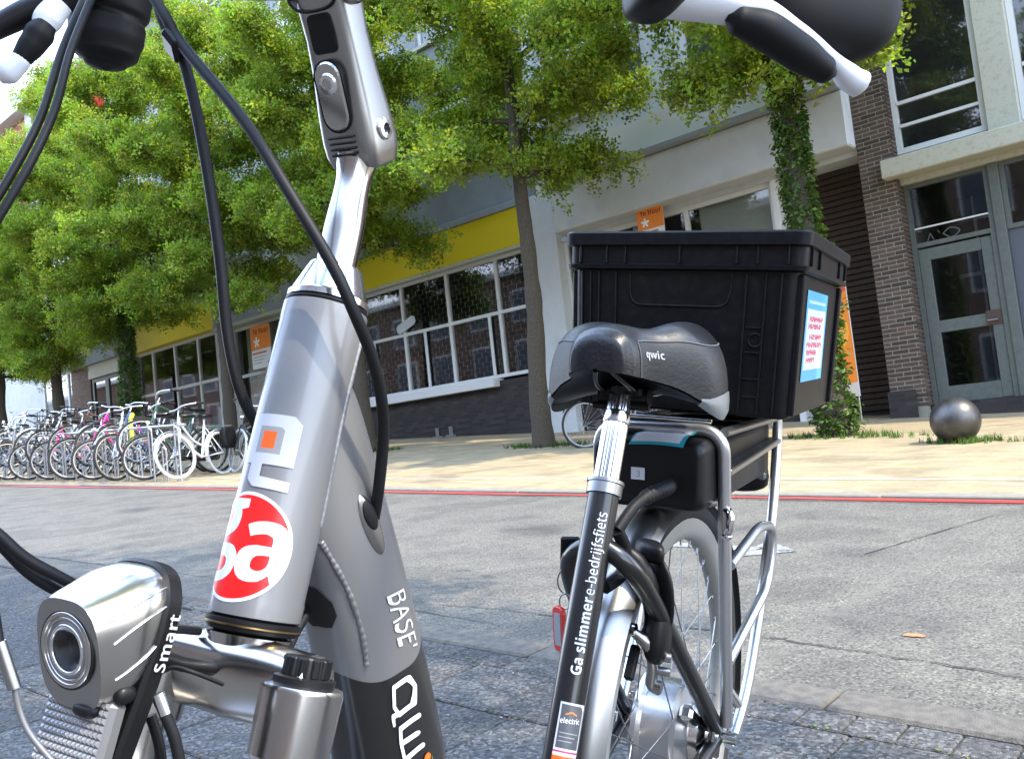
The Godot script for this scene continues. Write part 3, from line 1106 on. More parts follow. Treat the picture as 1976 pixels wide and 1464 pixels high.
func red_house() -> void:
	var b := thing("red_brick_house", "red brick building with white eaves at the far end of the street", "building", Transform3D())
	put(b, "wall", bx(-44.0, -30.9, 7.0, 15.2, 13.4, 20.0), mats.red_brick)
	put(b, "wall", bx(-44.0, -30.9, 1.0, 7.0, 13.41, 20.0), mats.white_render)
	put(b, "eaves", bx(-44.2, -30.9, 15.2, 15.75, 12.95, 20.2), mats.white_render)
	put(b, "corner_strip", bx(-34.5, -33.9, 7.0, 15.2, 13.3, 13.39), mats.white_render)
	for x in [-37.5, -33.4]:
		for y in [8.2, 11.8]:
			window(b, x, x + 1.4, y, y + 2.0, 13.36, [x + 0.7], [], mats.white_frame, 0.09)
	put(b, "shop_sign", bx(-34.8, -30.92, 5.2, 6.1, 12.9, 13.39), mats.white_render)
	window(b, -34.6, -31.2, 1.6, 5.1, 13.36, [-33.5, -32.4], [3.6], mats.white_frame, 0.1, "shop_window")
	put(b, "roof", bx(-44.2, -30.9, 15.752, 15.9, 13.2, 20.2), mats.roof_dark)


func opposite() -> void:
	# the other side of the street, mirrored in the chrome and the panes
	var b := thing("terrace_building", "brown brick terrace across the street with pale window frames", "building", Transform3D())
	put(b, "wall", bx(-120, 14, -1.5, 9.5, -11.0, -9.2), mats.brown_brick)
	for i in 26:
		for y in [1.2, 4.4, 7.0]:
			var x := -67.0 + i * 3.1
			var o := put(b, "window", bx(x, x + 1.7, y, y + 1.7, -9.2, -9.12), mats.white_frame)
			put(o, "pane", bx(x + 0.1, x + 1.6, y + 0.1, y + 1.6, -9.12, -9.10), mats.door_panel)
	put(b, "eaves", bx(-120.2, 14.2, 9.5, 9.8, -11.0, -8.9), mats.white_render)


# ---- trees
func sprig_mesh(count: int, leaf_len: float, spread: float, sd: int, m: Material) -> ArrayMesh:
	# a short shoot with leaves, each leaf folded along its midrib
	var mb := MB.new()
	var r := RandomNumberGenerator.new()
	r.seed = sd
	for i in count:
		var t := float(i) / maxi(count - 1, 1)
		var o := Vector3(0, t * spread, 0) + Vector3(r.randf_range(-1, 1), r.randf_range(-0.4, 0.4), r.randf_range(-1, 1)) * spread * 0.45
		var d := Vector3(r.randf_range(-1, 1), r.randf_range(-0.5, 0.7), r.randf_range(-1, 1)).normalized()
		var sd2 := d.cross(Vector3(r.randf_range(-0.6, 0.6), 1, r.randf_range(-0.6, 0.6))).normalized()
		var up := sd2.cross(d).normalized()
		var l := leaf_len * r.randf_range(0.65, 1.15)
		var w := l * 0.31
		var p0 := o
		var p1 := o + d * l * 0.5 - up * l * 0.04
		var p2 := o + d * l - up * l * 0.14
		for s in [-1.0, 1.0]:
			var e: Vector3 = o + d * l * 0.42 + sd2 * w * s + up * l * 0.10
			mb.trin(p0, e, p1, (sd2 * -s * 0.35 + up).normalized())
			mb.trin(p1, e, p2, (sd2 * -s * 0.35 + up).normalized())
	return mb.mesh(m)


func leaf_tint(r: RandomNumberGenerator) -> Color:
	var f := r.randf_range(0.5, 1.25)
	return Color(f * r.randf_range(0.70, 1.16), f, f * r.randf_range(0.6, 1.6))


func build_tree(o: Node3D, sd: int, h: float, radius: float, low: float, density: float, ivy := false, r0 := 0.15) -> void:
	var r := RandomNumberGenerator.new()
	r.seed = sd
	var wood := MB.new()
	var spots: Array = []
	var tints: Array = []
	# trunk
	var tp := []
	var bend := Vector3(r.randf_range(-0.1, 0.1), 0, r.randf_range(-0.1, 0.1))
	for i in 10:
		var t := float(i) / 9
		tp.append(Vector3(0, t * h * 0.93 - 0.15, 0) + bend * sin(t * 3.0) + Vector3(r.randf_range(-0.03, 0.03), 0, r.randf_range(-0.03, 0.03)) * (1.0 if i > 0 else 0.0))
	var trunk := smooth(tp, 6)
	var tr := []
	for i in trunk.size():
		var t := float(i) / (trunk.size() - 1)
		tr.append(r0 * (1.0 - 0.82 * pow(t, 0.8)) * (1.0 + 0.35 * exp(-t * 30.0)) * r.randf_range(0.91, 1.08) + 0.012)
	wood.tube(trunk, tr, 12)
	var limbs := int((h - low) * 4.8)
	var az := r.randf() * TAU
	for li in limbs:
		var t := (li + r.randf_range(0.0, 0.8)) / limbs
		var y := lerpf(low - 0.35, h * 0.95, t)
		az += 2.399 + r.randf_range(-0.4, 0.4)
		var env := radius * pow(maxf(0.05, 1.0 - pow(t, 2.4)), 0.7) * lerpf(0.55, 1.0, smoothstep(0.0, 0.3, t))
		var ln := env * r.randf_range(0.72, 1.12)
		var k := clampf((y + 0.15) / (h * 0.93), 0.0, 1.0)
		var base: Vector3 = trunk[int(k * (trunk.size() - 1))]
		var out := Vector3(cos(az), 0, sin(az))
		var rise := lerpf(0.16, 0.9, t) + r.randf_range(-0.08, 0.14)
		var pts := []
		for i in 6:
			var q := float(i) / 5
			pts.append(base + out * ln * q + Vector3.UP * ln * (rise * q - 0.22 * q * q) + Vector3(r.randf_range(-1, 1), r.randf_range(-0.7, 0.7), r.randf_range(-1, 1)) * 0.07 * ln * q)
		var path := smooth(pts, 4)
		var lr := []
		var rb := lerpf(0.052, 0.022, t) * (r0 / 0.15)
		for i in path.size():
			lr.append(lerpf(rb, 0.006, float(i) / (path.size() - 1)))
		wood.tube(path, lr, 6, false)
		var twigs := int(ln * 11.0)
		for ti in twigs:
			var q := lerpf(0.16, 1.0, (ti + r.randf()) / twigs)
			var b2: Vector3 = path[int(q * (path.size() - 1))]
			var side := out.rotated(Vector3.UP, r.randf_range(-1.5, 1.5))
			var tl := r.randf_range(0.3, 0.85) * lerpf(1.0, 0.7, q)
			var tip := b2 + (side + Vector3.UP * r.randf_range(-0.45, 0.6)).normalized() * tl
			var midp := (b2 + tip) * 0.5 + Vector3.UP * r.randf_range(-0.03, 0.08)
			wood.tube(PackedVector3Array([b2, midp, tip]), [0.007, 0.005, 0.003], 3, false)
			var n := int(density * tl * 36.0)
			var shade := r.randf_range(0.8, 1.12)
			for i in n:
				var u := pow(r.randf(), 0.8)
				var p := b2.lerp(midp, u * 2.0) if u < 0.5 else midp.lerp(tip, u * 2.0 - 1.0)
				p += Vector3(r.randfn(), r.randfn() * 0.95, r.randfn()) * 0.14
				var bs := Basis.from_euler(Vector3(r.randf_range(-0.9, 0.9), r.randf() * TAU, r.randf_range(-0.9, 0.9))).scaled(Vector3.ONE * r.randf_range(0.75, 1.25))
				spots.append(Transform3D(bs, p))
				tints.append(leaf_tint(r) * Color(shade, shade, shade))
	put(o, "trunk", wood, mats.bark)
	scatter(o, "crown", leaf_sprig, spots, tints)
	if ivy:
		var iv: Array = []
		var it: Array = []
		for i in int(2100):
			var t := pow(r.randf(), 1.1)
			var y := t * (low + 0.9)
			var bulge := 0.05 + 0.10 * exp(-pow((y - 1.5) / 0.5, 2)) + 0.08 * exp(-pow((y - 0.2) / 0.35, 2))
			var w := r.randf() * TAU
			var c: Vector3 = trunk[clampi(int((y + 0.15) / (h * 0.93) * (trunk.size() - 1)), 0, trunk.size() - 1)]
			var rad := r0 * 0.95 + r.randf() * bulge
			iv.append(Transform3D(Basis.from_euler(Vector3(r.randf_range(-0.8, 0.8), r.randf() * TAU, r.randf_range(-0.8, 0.8))).scaled(Vector3.ONE * r.randf_range(0.7, 1.2)), Vector3(c.x + cos(w) * rad, y, c.z + sin(w) * rad)))
			it.append(leaf_tint(r))
		scatter(o, "ivy", ivy_sprig, iv, it)


var leaf_sprig: ArrayMesh
var ivy_sprig: ArrayMesh


func make_trees() -> void:
	leaf_sprig = sprig_mesh(12, 0.066, 0.15, 4, mats.leaf)
	ivy_sprig = sprig_mesh(5, 0.075, 0.05, 9, mats.ivy_leaf)
	var row := "street trees in a row on the yellow pavement"
	var spec := [
		[-3.94, 10.12, "ivy covered street tree right behind the black crate", 101, 9.4, 2.5, 4.3, 1.6, true, 0.155],
		[-8.10, 9.86, "street tree with a bare scarred trunk between the head tube and the crate", 102, 9.8, 2.85, 4.3, 1.6, false, 0.145],
		[-12.15, 10.0, "street tree whose trunk shows just behind the black cable and silver head tube", 103, 9.8, 2.7, 3.9, 1.7, false, 0.14],
		[-16.5, 10.0, "street tree standing in front of the far yellow fascia beside the grey shop", 104, 9.8, 2.8, 3.5, 1.9, false, 0.14],
		[-20.8, 10.0, "ivy wrapped street tree between the parked bicycles and the glazed double doors", 105, 10.2, 2.7, 3.3, 1.9, true, 0.15],
		[-25.0, 10.0, "dark trunked street tree behind the pink bicycle", 106, 9.4, 2.6, 2.8, 1.9, false, 0.17],
		[-29.2, 10.0, "street tree at the left edge in front of the white shop sign", 107, 8.2, 2.5, 2.8, 1.6, false, 0.16],
	]
	for s in spec:
		var o := thing("street_tree", s[2], "tree", Transform3D(Basis(), gp(s[0], s[1], 0.06)), row)
		build_tree(o, s[3], s[4], s[5], s[6], s[7], s[8], s[9])
	# this side of the street: a thinly leaved tree that throws its shadow over the road
	var o2 := thing("street_tree", "thinly leaved street tree beside the near kerb", "tree", Transform3D(Basis(), gp(0.9, 1.45, 0.0)), "street trees on the near kerb")
	build_tree(o2, 120, 10.5, 3.4, 4.6, 0.5, false, 0.16)
	# rough grass round the trunks and the bollard
	var blade := MB.new()
	var r := RandomNumberGenerator.new()
	r.seed = 15
	for i in 6:
		var d := Vector3(r.randf_range(-1, 1), 0, r.randf_range(-1, 1)) * 0.03
		var e := d + Vector3(r.randf_range(-0.03, 0.03), r.randf_range(0.04, 0.09), r.randf_range(-0.03, 0.03))
		var sd := Vector3(e.z - d.z, 0, d.x - e.x).normalized() * 0.005
		blade.trin(d - sd, d + sd, e, Vector3(r.randf_range(-0.3, 0.3), 1, r.randf_range(-0.3, 0.3)).normalized())
	var bm := blade.mesh(mats.grass_blade)
	var w: Array = []
	var tints: Array = []
	for c in [[-3.94, 10.0, 0.45, 130], [-3.2, 9.75, 0.25, 30], [-2.40, 9.0, 0.26, 70], [-8.1, 9.9, 0.5, 150], [-12.1, 10.0, 0.5, 120], [-2.2, 8.95, 0.25, 30]]:
		for i in c[3]:
			var a := r.randf() * TAU
			var q: float = sqrt(r.randf()) * c[2]
			w.append(Transform3D(Basis(Vector3.UP, r.randf() * TAU).scaled(Vector3.ONE * r.randf_range(0.5, 1.2)), gp(c[0] + cos(a) * q * 1.5, c[1] + sin(a) * q * 0.7, 0.028)))
			tints.append(leaf_tint(r))
	var gr := scatter(self, "grass", bm, w, tints)
	gr.set_meta("label", "thin grass round the tree foot and the steel ball")
	gr.set_meta("category", "grass")
	# leaf crumbs and grit in the joints of the near pavement
	var crumb := MB.new()
	crumb.box(Vector3(0.007, 0.002, 0.004), Transform3D(), 0.0)
	var cm := mat("crumb", lin(1, 1, 1), 0.9)
	cm.vertex_color_use_as_albedo = true
	var cw: Array = []
	var ct: Array = []
	for i in 1500:
		var x := r.randf_range(-4.5, 1.0)
		var n := r.randf_range(0.2, 2.2)
		if i % 3 != 0:
			n = 2.09 - 0.302 * r.randi_range(0, 5) + r.randfn() * 0.015
		cw.append(Transform3D(Basis.from_euler(Vector3(r.randf_range(-0.4, 0.4), r.randf() * TAU, 0)).scaled(Vector3.ONE * r.randf_range(0.4, 1.4)), gp(x, n, 0.014)))
		ct.append([Color(0.16, 0.15, 0.05), Color(0.20, 0.12, 0.05), Color(0.30, 0.29, 0.26), Color(0.10, 0.13, 0.03)][r.randi_range(0, 3)])
	var cs := scatter(self, "litter", crumb.mesh(cm), cw, ct)
	cs.set_meta("label", "leaf crumbs and grit on the grey paving tiles")
	cs.set_meta("category", "litter")


func make_street_things() -> void:
	# steel ball
	var mb := MB.new()
	var prof := []
	for i in 25:
		var a := -PI / 2 + PI * i / 24
		prof.append(Vector2(cos(a) * 0.222, sin(a) * 0.222 + 0.20))
	mb.lathe(prof, Transform3D(), 40)
	var b := put(self, "ball_bollard", mb, mats.bollard_steel, Transform3D(Basis(), gp(-2.40, 9.03, 0.03)))
	tag(b, "dark steel ball bollard on the yellow pavement before the glazed door", "bollard")
	# red hoses along the kerb
	var hr := RandomNumberGenerator.new()
	hr.seed = 40
	for k in 2:
		var pts := []
		for i in 50:
			var x := -24.0 + i * 0.6
			pts.append(gp(x, 5.60 - 0.022 * k + 0.018 * sin(i * 0.9 + k * 2.0) + hr.randf_range(-0.008, 0.008), 0.014))
		var hm := MB.new()
		hm.tube(smooth(pts, 3), 0.0075 - 0.002 * k, 8)
		var h := put(self, "red_hose", hm, mats.hose_red)
		tag(h, ["red hose lying tight against the far kerb", "second red hose beside the first, nearer the road"][k], "hose", "red hoses along the kerb")
	# rental boards
	for d in [[-7.80, -7.29, 4.06, 4.50, "orange rental board with a white flower standing over the black crate", 0.2], [-19.52, -18.66, 3.40, 4.48, "orange and white rental board in the window left of the head tube", 0.5]]:
		var im := new_img(160, 200, lin(0.72, 0.72, 0.70))
		var od := lin(0.80, 0.22, 0.015)
		img_poly(im, PackedVector2Array([Vector2(0, 0), Vector2(160, 0), Vector2(160, 112), Vector2(0, 112)]), od)
		img_text(im, "Te Huur", 34.0, Vector2(22, 38), lin(0.12, 0.02, 0.01), 0.0, true)
		for k in 5:
			var a := TAU * k / 5 - PI / 2
			img_line(im, [Vector2(48, 76), Vector2(48, 76) + Vector2(cos(a), sin(a)) * 20.0], 11.0, lin(0.85, 0.85, 0.83))
		img_line(im, [Vector2(10, 128), Vector2(120, 128)], 8.0, lin(0.55, 0.12, 0.02))
		img_disc(im, Vector2(138, 180), 9.0, lin(0.1, 0.1, 0.1))
		for k in 3:
			img_line(im, [Vector2(14, 146 + 14 * k), Vector2(110 - 16 * k, 146 + 14 * k)], 4.0, lin(0.35, 0.35, 0.35))
		var t := thing("rental_board", d[4], "sign", Transform3D(Basis(), Vector3((d[0] + d[1]) / 2, d[3], -12.58)), "orange rental boards")
		var w: float = d[1] - d[0]
		var h: float = w * 1.25
		var back := MB.new()
		back.box(Vector3(w, h, 0.012), Transform3D(Basis(), Vector3(0, -h / 2, 0)), 0.003)
		put(t, "board", back, mats.white_frame)
		var face := MB.new()
		face.quadn(Vector3(-w / 2, -h, 0.009), Vector3(w / 2, -h, 0.009), Vector3(w / 2, 0, 0.009), Vector3(-w / 2, 0, 0.009), Vector3.BACK, Vector2(0, 1), Vector2(1, 1), Vector2(1, 0), Vector2(0, 0))
		put(t, "print", face, print_mat("rental_print_%d" % int(d[5] * 10), im, 0.5, false))
		var arm := MB.new()
		arm.bar(Vector3(0, -h * 0.1, -0.007), Vector3(0, -h * 0.1, -0.25), 0.012)
		put(t, "bracket", arm, mats.satin_alloy)
	# orange advertisement banner beyond the crate
	var bi := new_img(128, 320, lin(0.78, 0.22, 0.012))
	img_poly(bi, PackedVector2Array([Vector2(0, 0), Vector2(128, 0), Vector2(128, 50), Vector2(0, 70)]), lin(0.62, 0.06, 0.02))
	img_disc(bi, Vector2(70, 150), 48.0, lin(0.85, 0.36, 0.03))
	img_disc(bi, Vector2(30, 190), 30.0, lin(0.80, 0.30, 0.02))
	img_poly(bi, PackedVector2Array([Vector2(0, 295), Vector2(128, 285), Vector2(128, 320), Vector2(0, 320)]), lin(0.6, 0.5, 0.42))
	for k in 4:
		img_line(bi, [Vector2(14, 236 + 11 * (k / 2) * 2 + 4 * (k % 2)), Vector2(110 - 20 * (k % 3), 236 + 22 * (k / 2) + 4 * (k % 2))], 5.0, lin(0.25, 0.03, 0.01))
	var bt := thing("orange_banner", "upright orange banner with a red top between the crate and the brick pillar", "banner", Transform3D(Basis(), Vector3(-4.72, 1.0, -12.5)))
	var bm := MB.new()
	bm.box(Vector3(0.46, 1.78, 0.02), Transform3D(Basis(), Vector3(0, 0.90, 0)), 0.004)
	put(bt, "board", bm, mats.white_frame)
	var bf := MB.new()
	bf.quadn(Vector3(-0.225, 0.02, 0.013), Vector3(0.225, 0.02, 0.013), Vector3(0.225, 1.78, 0.013), Vector3(-0.225, 1.78, 0.013), Vector3.BACK, Vector2(0, 1), Vector2(1, 1), Vector2(1, 0), Vector2(0, 0))
	put(bt, "print", bf, print_mat("banner_print", bi, 0.5, false))
	var legs := MB.new()
	for s in [-0.2, 0.2]:
		legs.bar(Vector3(s, -0.45, 0), Vector3(s, 0.1, -0.012), 0.014)
	put(bt, "stand", legs, mats.satin_alloy)
	# orange paint splash on the road
	var sp := MB.new()
	var up := Vector3(-GX, 1, GN).normalized()
	var ring := PackedVector3Array()
	for i in 14:
		var a := TAU * i / 14
		var q := hr.randf_range(0.6, 1.2)
		ring.append(gp(-1.0 + cos(a) * 0.035 * q, 2.95 + sin(a) * 0.022 * q, 0.004))
	sp.fan(ring, up)
	var so := put(self, "paint_mark", sp, mat("orange_paint", lin(0.60, 0.17, 0.07), 0.8))
	so.set_meta("kind", "structure")
	so.set_meta("label", "small orange paint mark on the asphalt")
	# white hanging lamp seen through the leaves
	var lt := thing("street_lamp", "slim white street lamp hanging before the shop windows among the leaves", "lamp", Transform3D(Basis(), Vector3(-21.5, 9.2, -11.2)))
	var lb := MB.new()
	lb.lathe([Vector2(0.0, 0.0), Vector2(0.14, 0.05), Vector2(0.19, 0.18), Vector2(0.16, 0.34), Vector2(0.07, 0.42), Vector2(0.05, 1.2), Vector2(0.0, 1.21)], Transform3D(), 20)
	put(lt, "lamp_body", lb, mats.white_render)
	var wire := MB.new()
	wire.bar(Vector3(0, 1.2, 0), Vector3(0, 1.6, -1.65), 0.012)
	put(lt, "wire", wire, mats.cable_black)


# ---- parked bicycles
func ring_pts(r: float, c: Vector3, count := 40, a0 := 0.0, a1 := TAU) -> PackedVector3Array:
	var out := PackedVector3Array()
	for i in count:
		var a := a0 + (a1 - a0) * i / (count if is_equal_approx(a1 - a0, TAU) else count - 1)
		out.append(c + Vector3(cos(a), sin(a), 0) * r)
	return out


func wheel(parent: Node, c: Vector3, r: float, tyre: Material, rim: Material) -> void:
	var t := MB.new()
	t.tube(ring_pts(r - 0.019, c, 36), 0.019, 8, false, true)
	var w := put(parent, "wheel", t, tyre)
	var m := MB.new()
	m.tube(ring_pts(r - 0.044, c, 36), 0.011, 6, false, true)
	put(w, "rim", m, rim)
	var s := MB.new()
	for i in 22:
		var a := TAU * i / 22 + 0.1
		var o := Vector3(cos(a), sin(a), 0)
		var side := 0.028 * (1 if i % 2 else -1)
		s.bar(c + o.rotated(Vector3.BACK, 0.5 if i % 4 < 2 else -0.5) * 0.022 + Vector3(0, 0, side), c + o * (r - 0.05), 0.0016, 3, false)
	put(w, "spokes", s, mats.chrome)
	var h := MB.new()
	h.bar(c + Vector3(0, 0, -0.05), c + Vector3(0, 0, 0.05), 0.022, 10)
	put(w, "hub", h, mats.satin_alloy)


func make_city_bike(step_through: bool) -> Node3D:
	var o := Node3D.new()
	var rw := Vector3(-0.52, 0.345, 0)
	var fw := Vector3(0.55, 0.345, 0)
	wheel(o, rw, 0.345, mats.tyre_black, mats.rim_grey)
	wheel(o, fw, 0.345, mats.tyre_black, mats.rim_grey)
	var f := MB.new()
	var bb := Vector3(-0.05, 0.30, 0)
	var seat := Vector3(-0.22, 0.80, 0)
	var ht := Vector3(0.36, 0.90, 0)
	var hb := Vector3(0.41, 0.74, 0)
	f.bar(bb, seat, 0.017)
	f.tube(smooth([hb, Vector3(0.25, 0.48, 0), bb], 6), 0.019, 8)
	if step_through:
		f.tube(smooth([ht + Vector3(0.01, -0.04, 0), Vector3(0.12, 0.58, 0), bb.lerp(seat, 0.35)], 6), 0.015, 8)
	else:
		f.bar(ht, seat + Vector3(0.01, -0.03, 0), 0.016)
	f.bar(ht + Vector3(-0.01, 0.02, 0), hb, 0.021, 10)
	for s in [-0.055, 0.055]:
		f.bar(bb + Vector3(0, 0, s * 0.6), rw + Vector3(0, 0, s), 0.010, 6)
		f.bar(seat + Vector3(0.01, -0.05, s * 0.4), rw + Vector3(0, 0, s), 0.009, 6)
	put(o, "frame", f, mats.black_paint)
	var k := MB.new()
	for s in [-0.055, 0.055]:
		k.tube(smooth([hb + Vector3(0, -0.02, s * 0.8), Vector3(0.46, 0.56, s), fw + Vector3(0, 0, s)], 5), 0.012, 6)
	k.bar(hb + Vector3(0, -0.02, -0.05), hb + Vector3(0, -0.02, 0.05), 0.016)
	put(o, "fork", k, mats.black_paint)
	var b := MB.new()
	b.bar(ht, Vector3(0.33, 1.02, 0), 0.012)
	b.tube(smooth([Vector3(0.10, 1.04, -0.29), Vector3(0.22, 1.05, -0.27), Vector3(0.36, 1.05, -0.16), Vector3(0.37, 1.03, 0), Vector3(0.36, 1.05, 0.16), Vector3(0.22, 1.05, 0.27), Vector3(0.10, 1.04, 0.29)], 5), 0.011, 8)
	var hbm := put(o, "handlebar", b, mats.chrome)
	for s in [-1, 1]:
		var g := MB.new()
		g.bar(Vector3(0.09, 1.04, 0.291 * s), Vector3(0.21, 1.05, 0.272 * s), 0.017, 10)
		put(hbm, "grip", g, mats.black_rubber)
	var s2 := MB.new()
	s2.blob(Vector3(-0.29, 0.93, 0), Basis(Vector3(0.14, 0, 0), Vector3(0, 0.035, 0), Vector3(0, 0, 0.09)), 0.8)
	s2.blob(Vector3(-0.16, 0.93, 0), Basis(Vector3(0.12, 0, 0), Vector3(0, 0.028, 0), Vector3(0, 0, 0.035)), 0.8)
	put(o, "saddle", s2, mats.saddle_vinyl)
	var sp := MB.new()
	sp.bar(seat, Vector3(-0.25, 0.92, 0), 0.0125)
	put(o, "seat_post", sp, mats.chrome)
	for d in [[rw, -0.35, 2.75], [fw, 0.55, 2.9]]:
		var g := MB.new()
		var rows := []
		for i in 19:
			var a := lerpf(d[1], d[2], i / 18.0)
			var row := PackedVector3Array()
			for j in 5:
				var z := lerpf(-0.026, 0.026, j / 4.0)
				row.append(d[0] + Vector3(cos(a), sin(a), 0) * (0.372 - 9.0 * z * z) + Vector3(0, 0, z))
			rows.append(row)
		g.grid(rows)
		put(o, "mudguard", g, mats.satin_alloy)
	var c := MB.new()
	for z in [-0.06, 0.06]:
		c.tube(rounded([Vector3(-0.24, 0.74, z), Vector3(-0.84, 0.73, z)], 0.02), 0.006, 6)
		c.bar(Vector3(-0.70, 0.73, z), rw + Vector3(-0.02, 0, z), 0.005, 6)
	for x in [-0.3, -0.5, -0.7, -0.84]:
		c.bar(Vector3(x, 0.732, -0.06), Vector3(x, 0.732, 0.06), 0.005, 6)
	put(o, "carrier", c, mats.satin_alloy)
	var l := MB.new()
	l.lathe([Vector2(0.0, -0.05), Vector2(0.03, -0.04), Vector2(0.043, 0.0), Vector2(0.04, 0.012), Vector2(0.0, 0.016)], Transform3D(Basis(Vector3(0, 1, 0), Vector3(1, 0, 0), Vector3(0, 0, -1)), Vector3(0.47, 0.86, 0)), 14)
	put(o, "headlamp", l, mats.chrome)
	var ch := MB.new()
	ch.prism(rrect(0.60, 0.14, 0.06), 0.05, 0.075, Transform3D(Basis(), Vector3(-0.27, 0.315, 0)), 0.006)
	put(o, "chain_case", ch, mats.black_plastic)
	var cr := MB.new()
	cr.bar(bb + Vector3(0, 0, -0.07), bb + Vector3(0, 0, 0.09), 0.014)
	cr.bar(bb + Vector3(0, 0, 0.09), bb + Vector3(0.09, -0.14, 0.095), 0.009)
	cr.bar(bb + Vector3(0, 0, -0.07), bb + Vector3(-0.09, 0.14, -0.075), 0.009)
	cr.box(Vector3(0.09, 0.02, 0.07), Transform3D(Basis(), bb + Vector3(0.09, -0.14, 0.14)), 0.005)
	cr.box(Vector3(0.09, 0.02, 0.07), Transform3D(Basis(), bb + Vector3(-0.09, 0.14, -0.12)), 0.005)
	put(o, "crank", cr, mats.chrome)
	return o


func ring_box(c: Vector3, hx: float, hz: float) -> PackedVector3Array:
	var out := PackedVector3Array()
	for q in rrect(hx * 2, hz * 2, 0.05, 3):
		out.append(c + Vector3(q.x, 0, q.y))
	return out


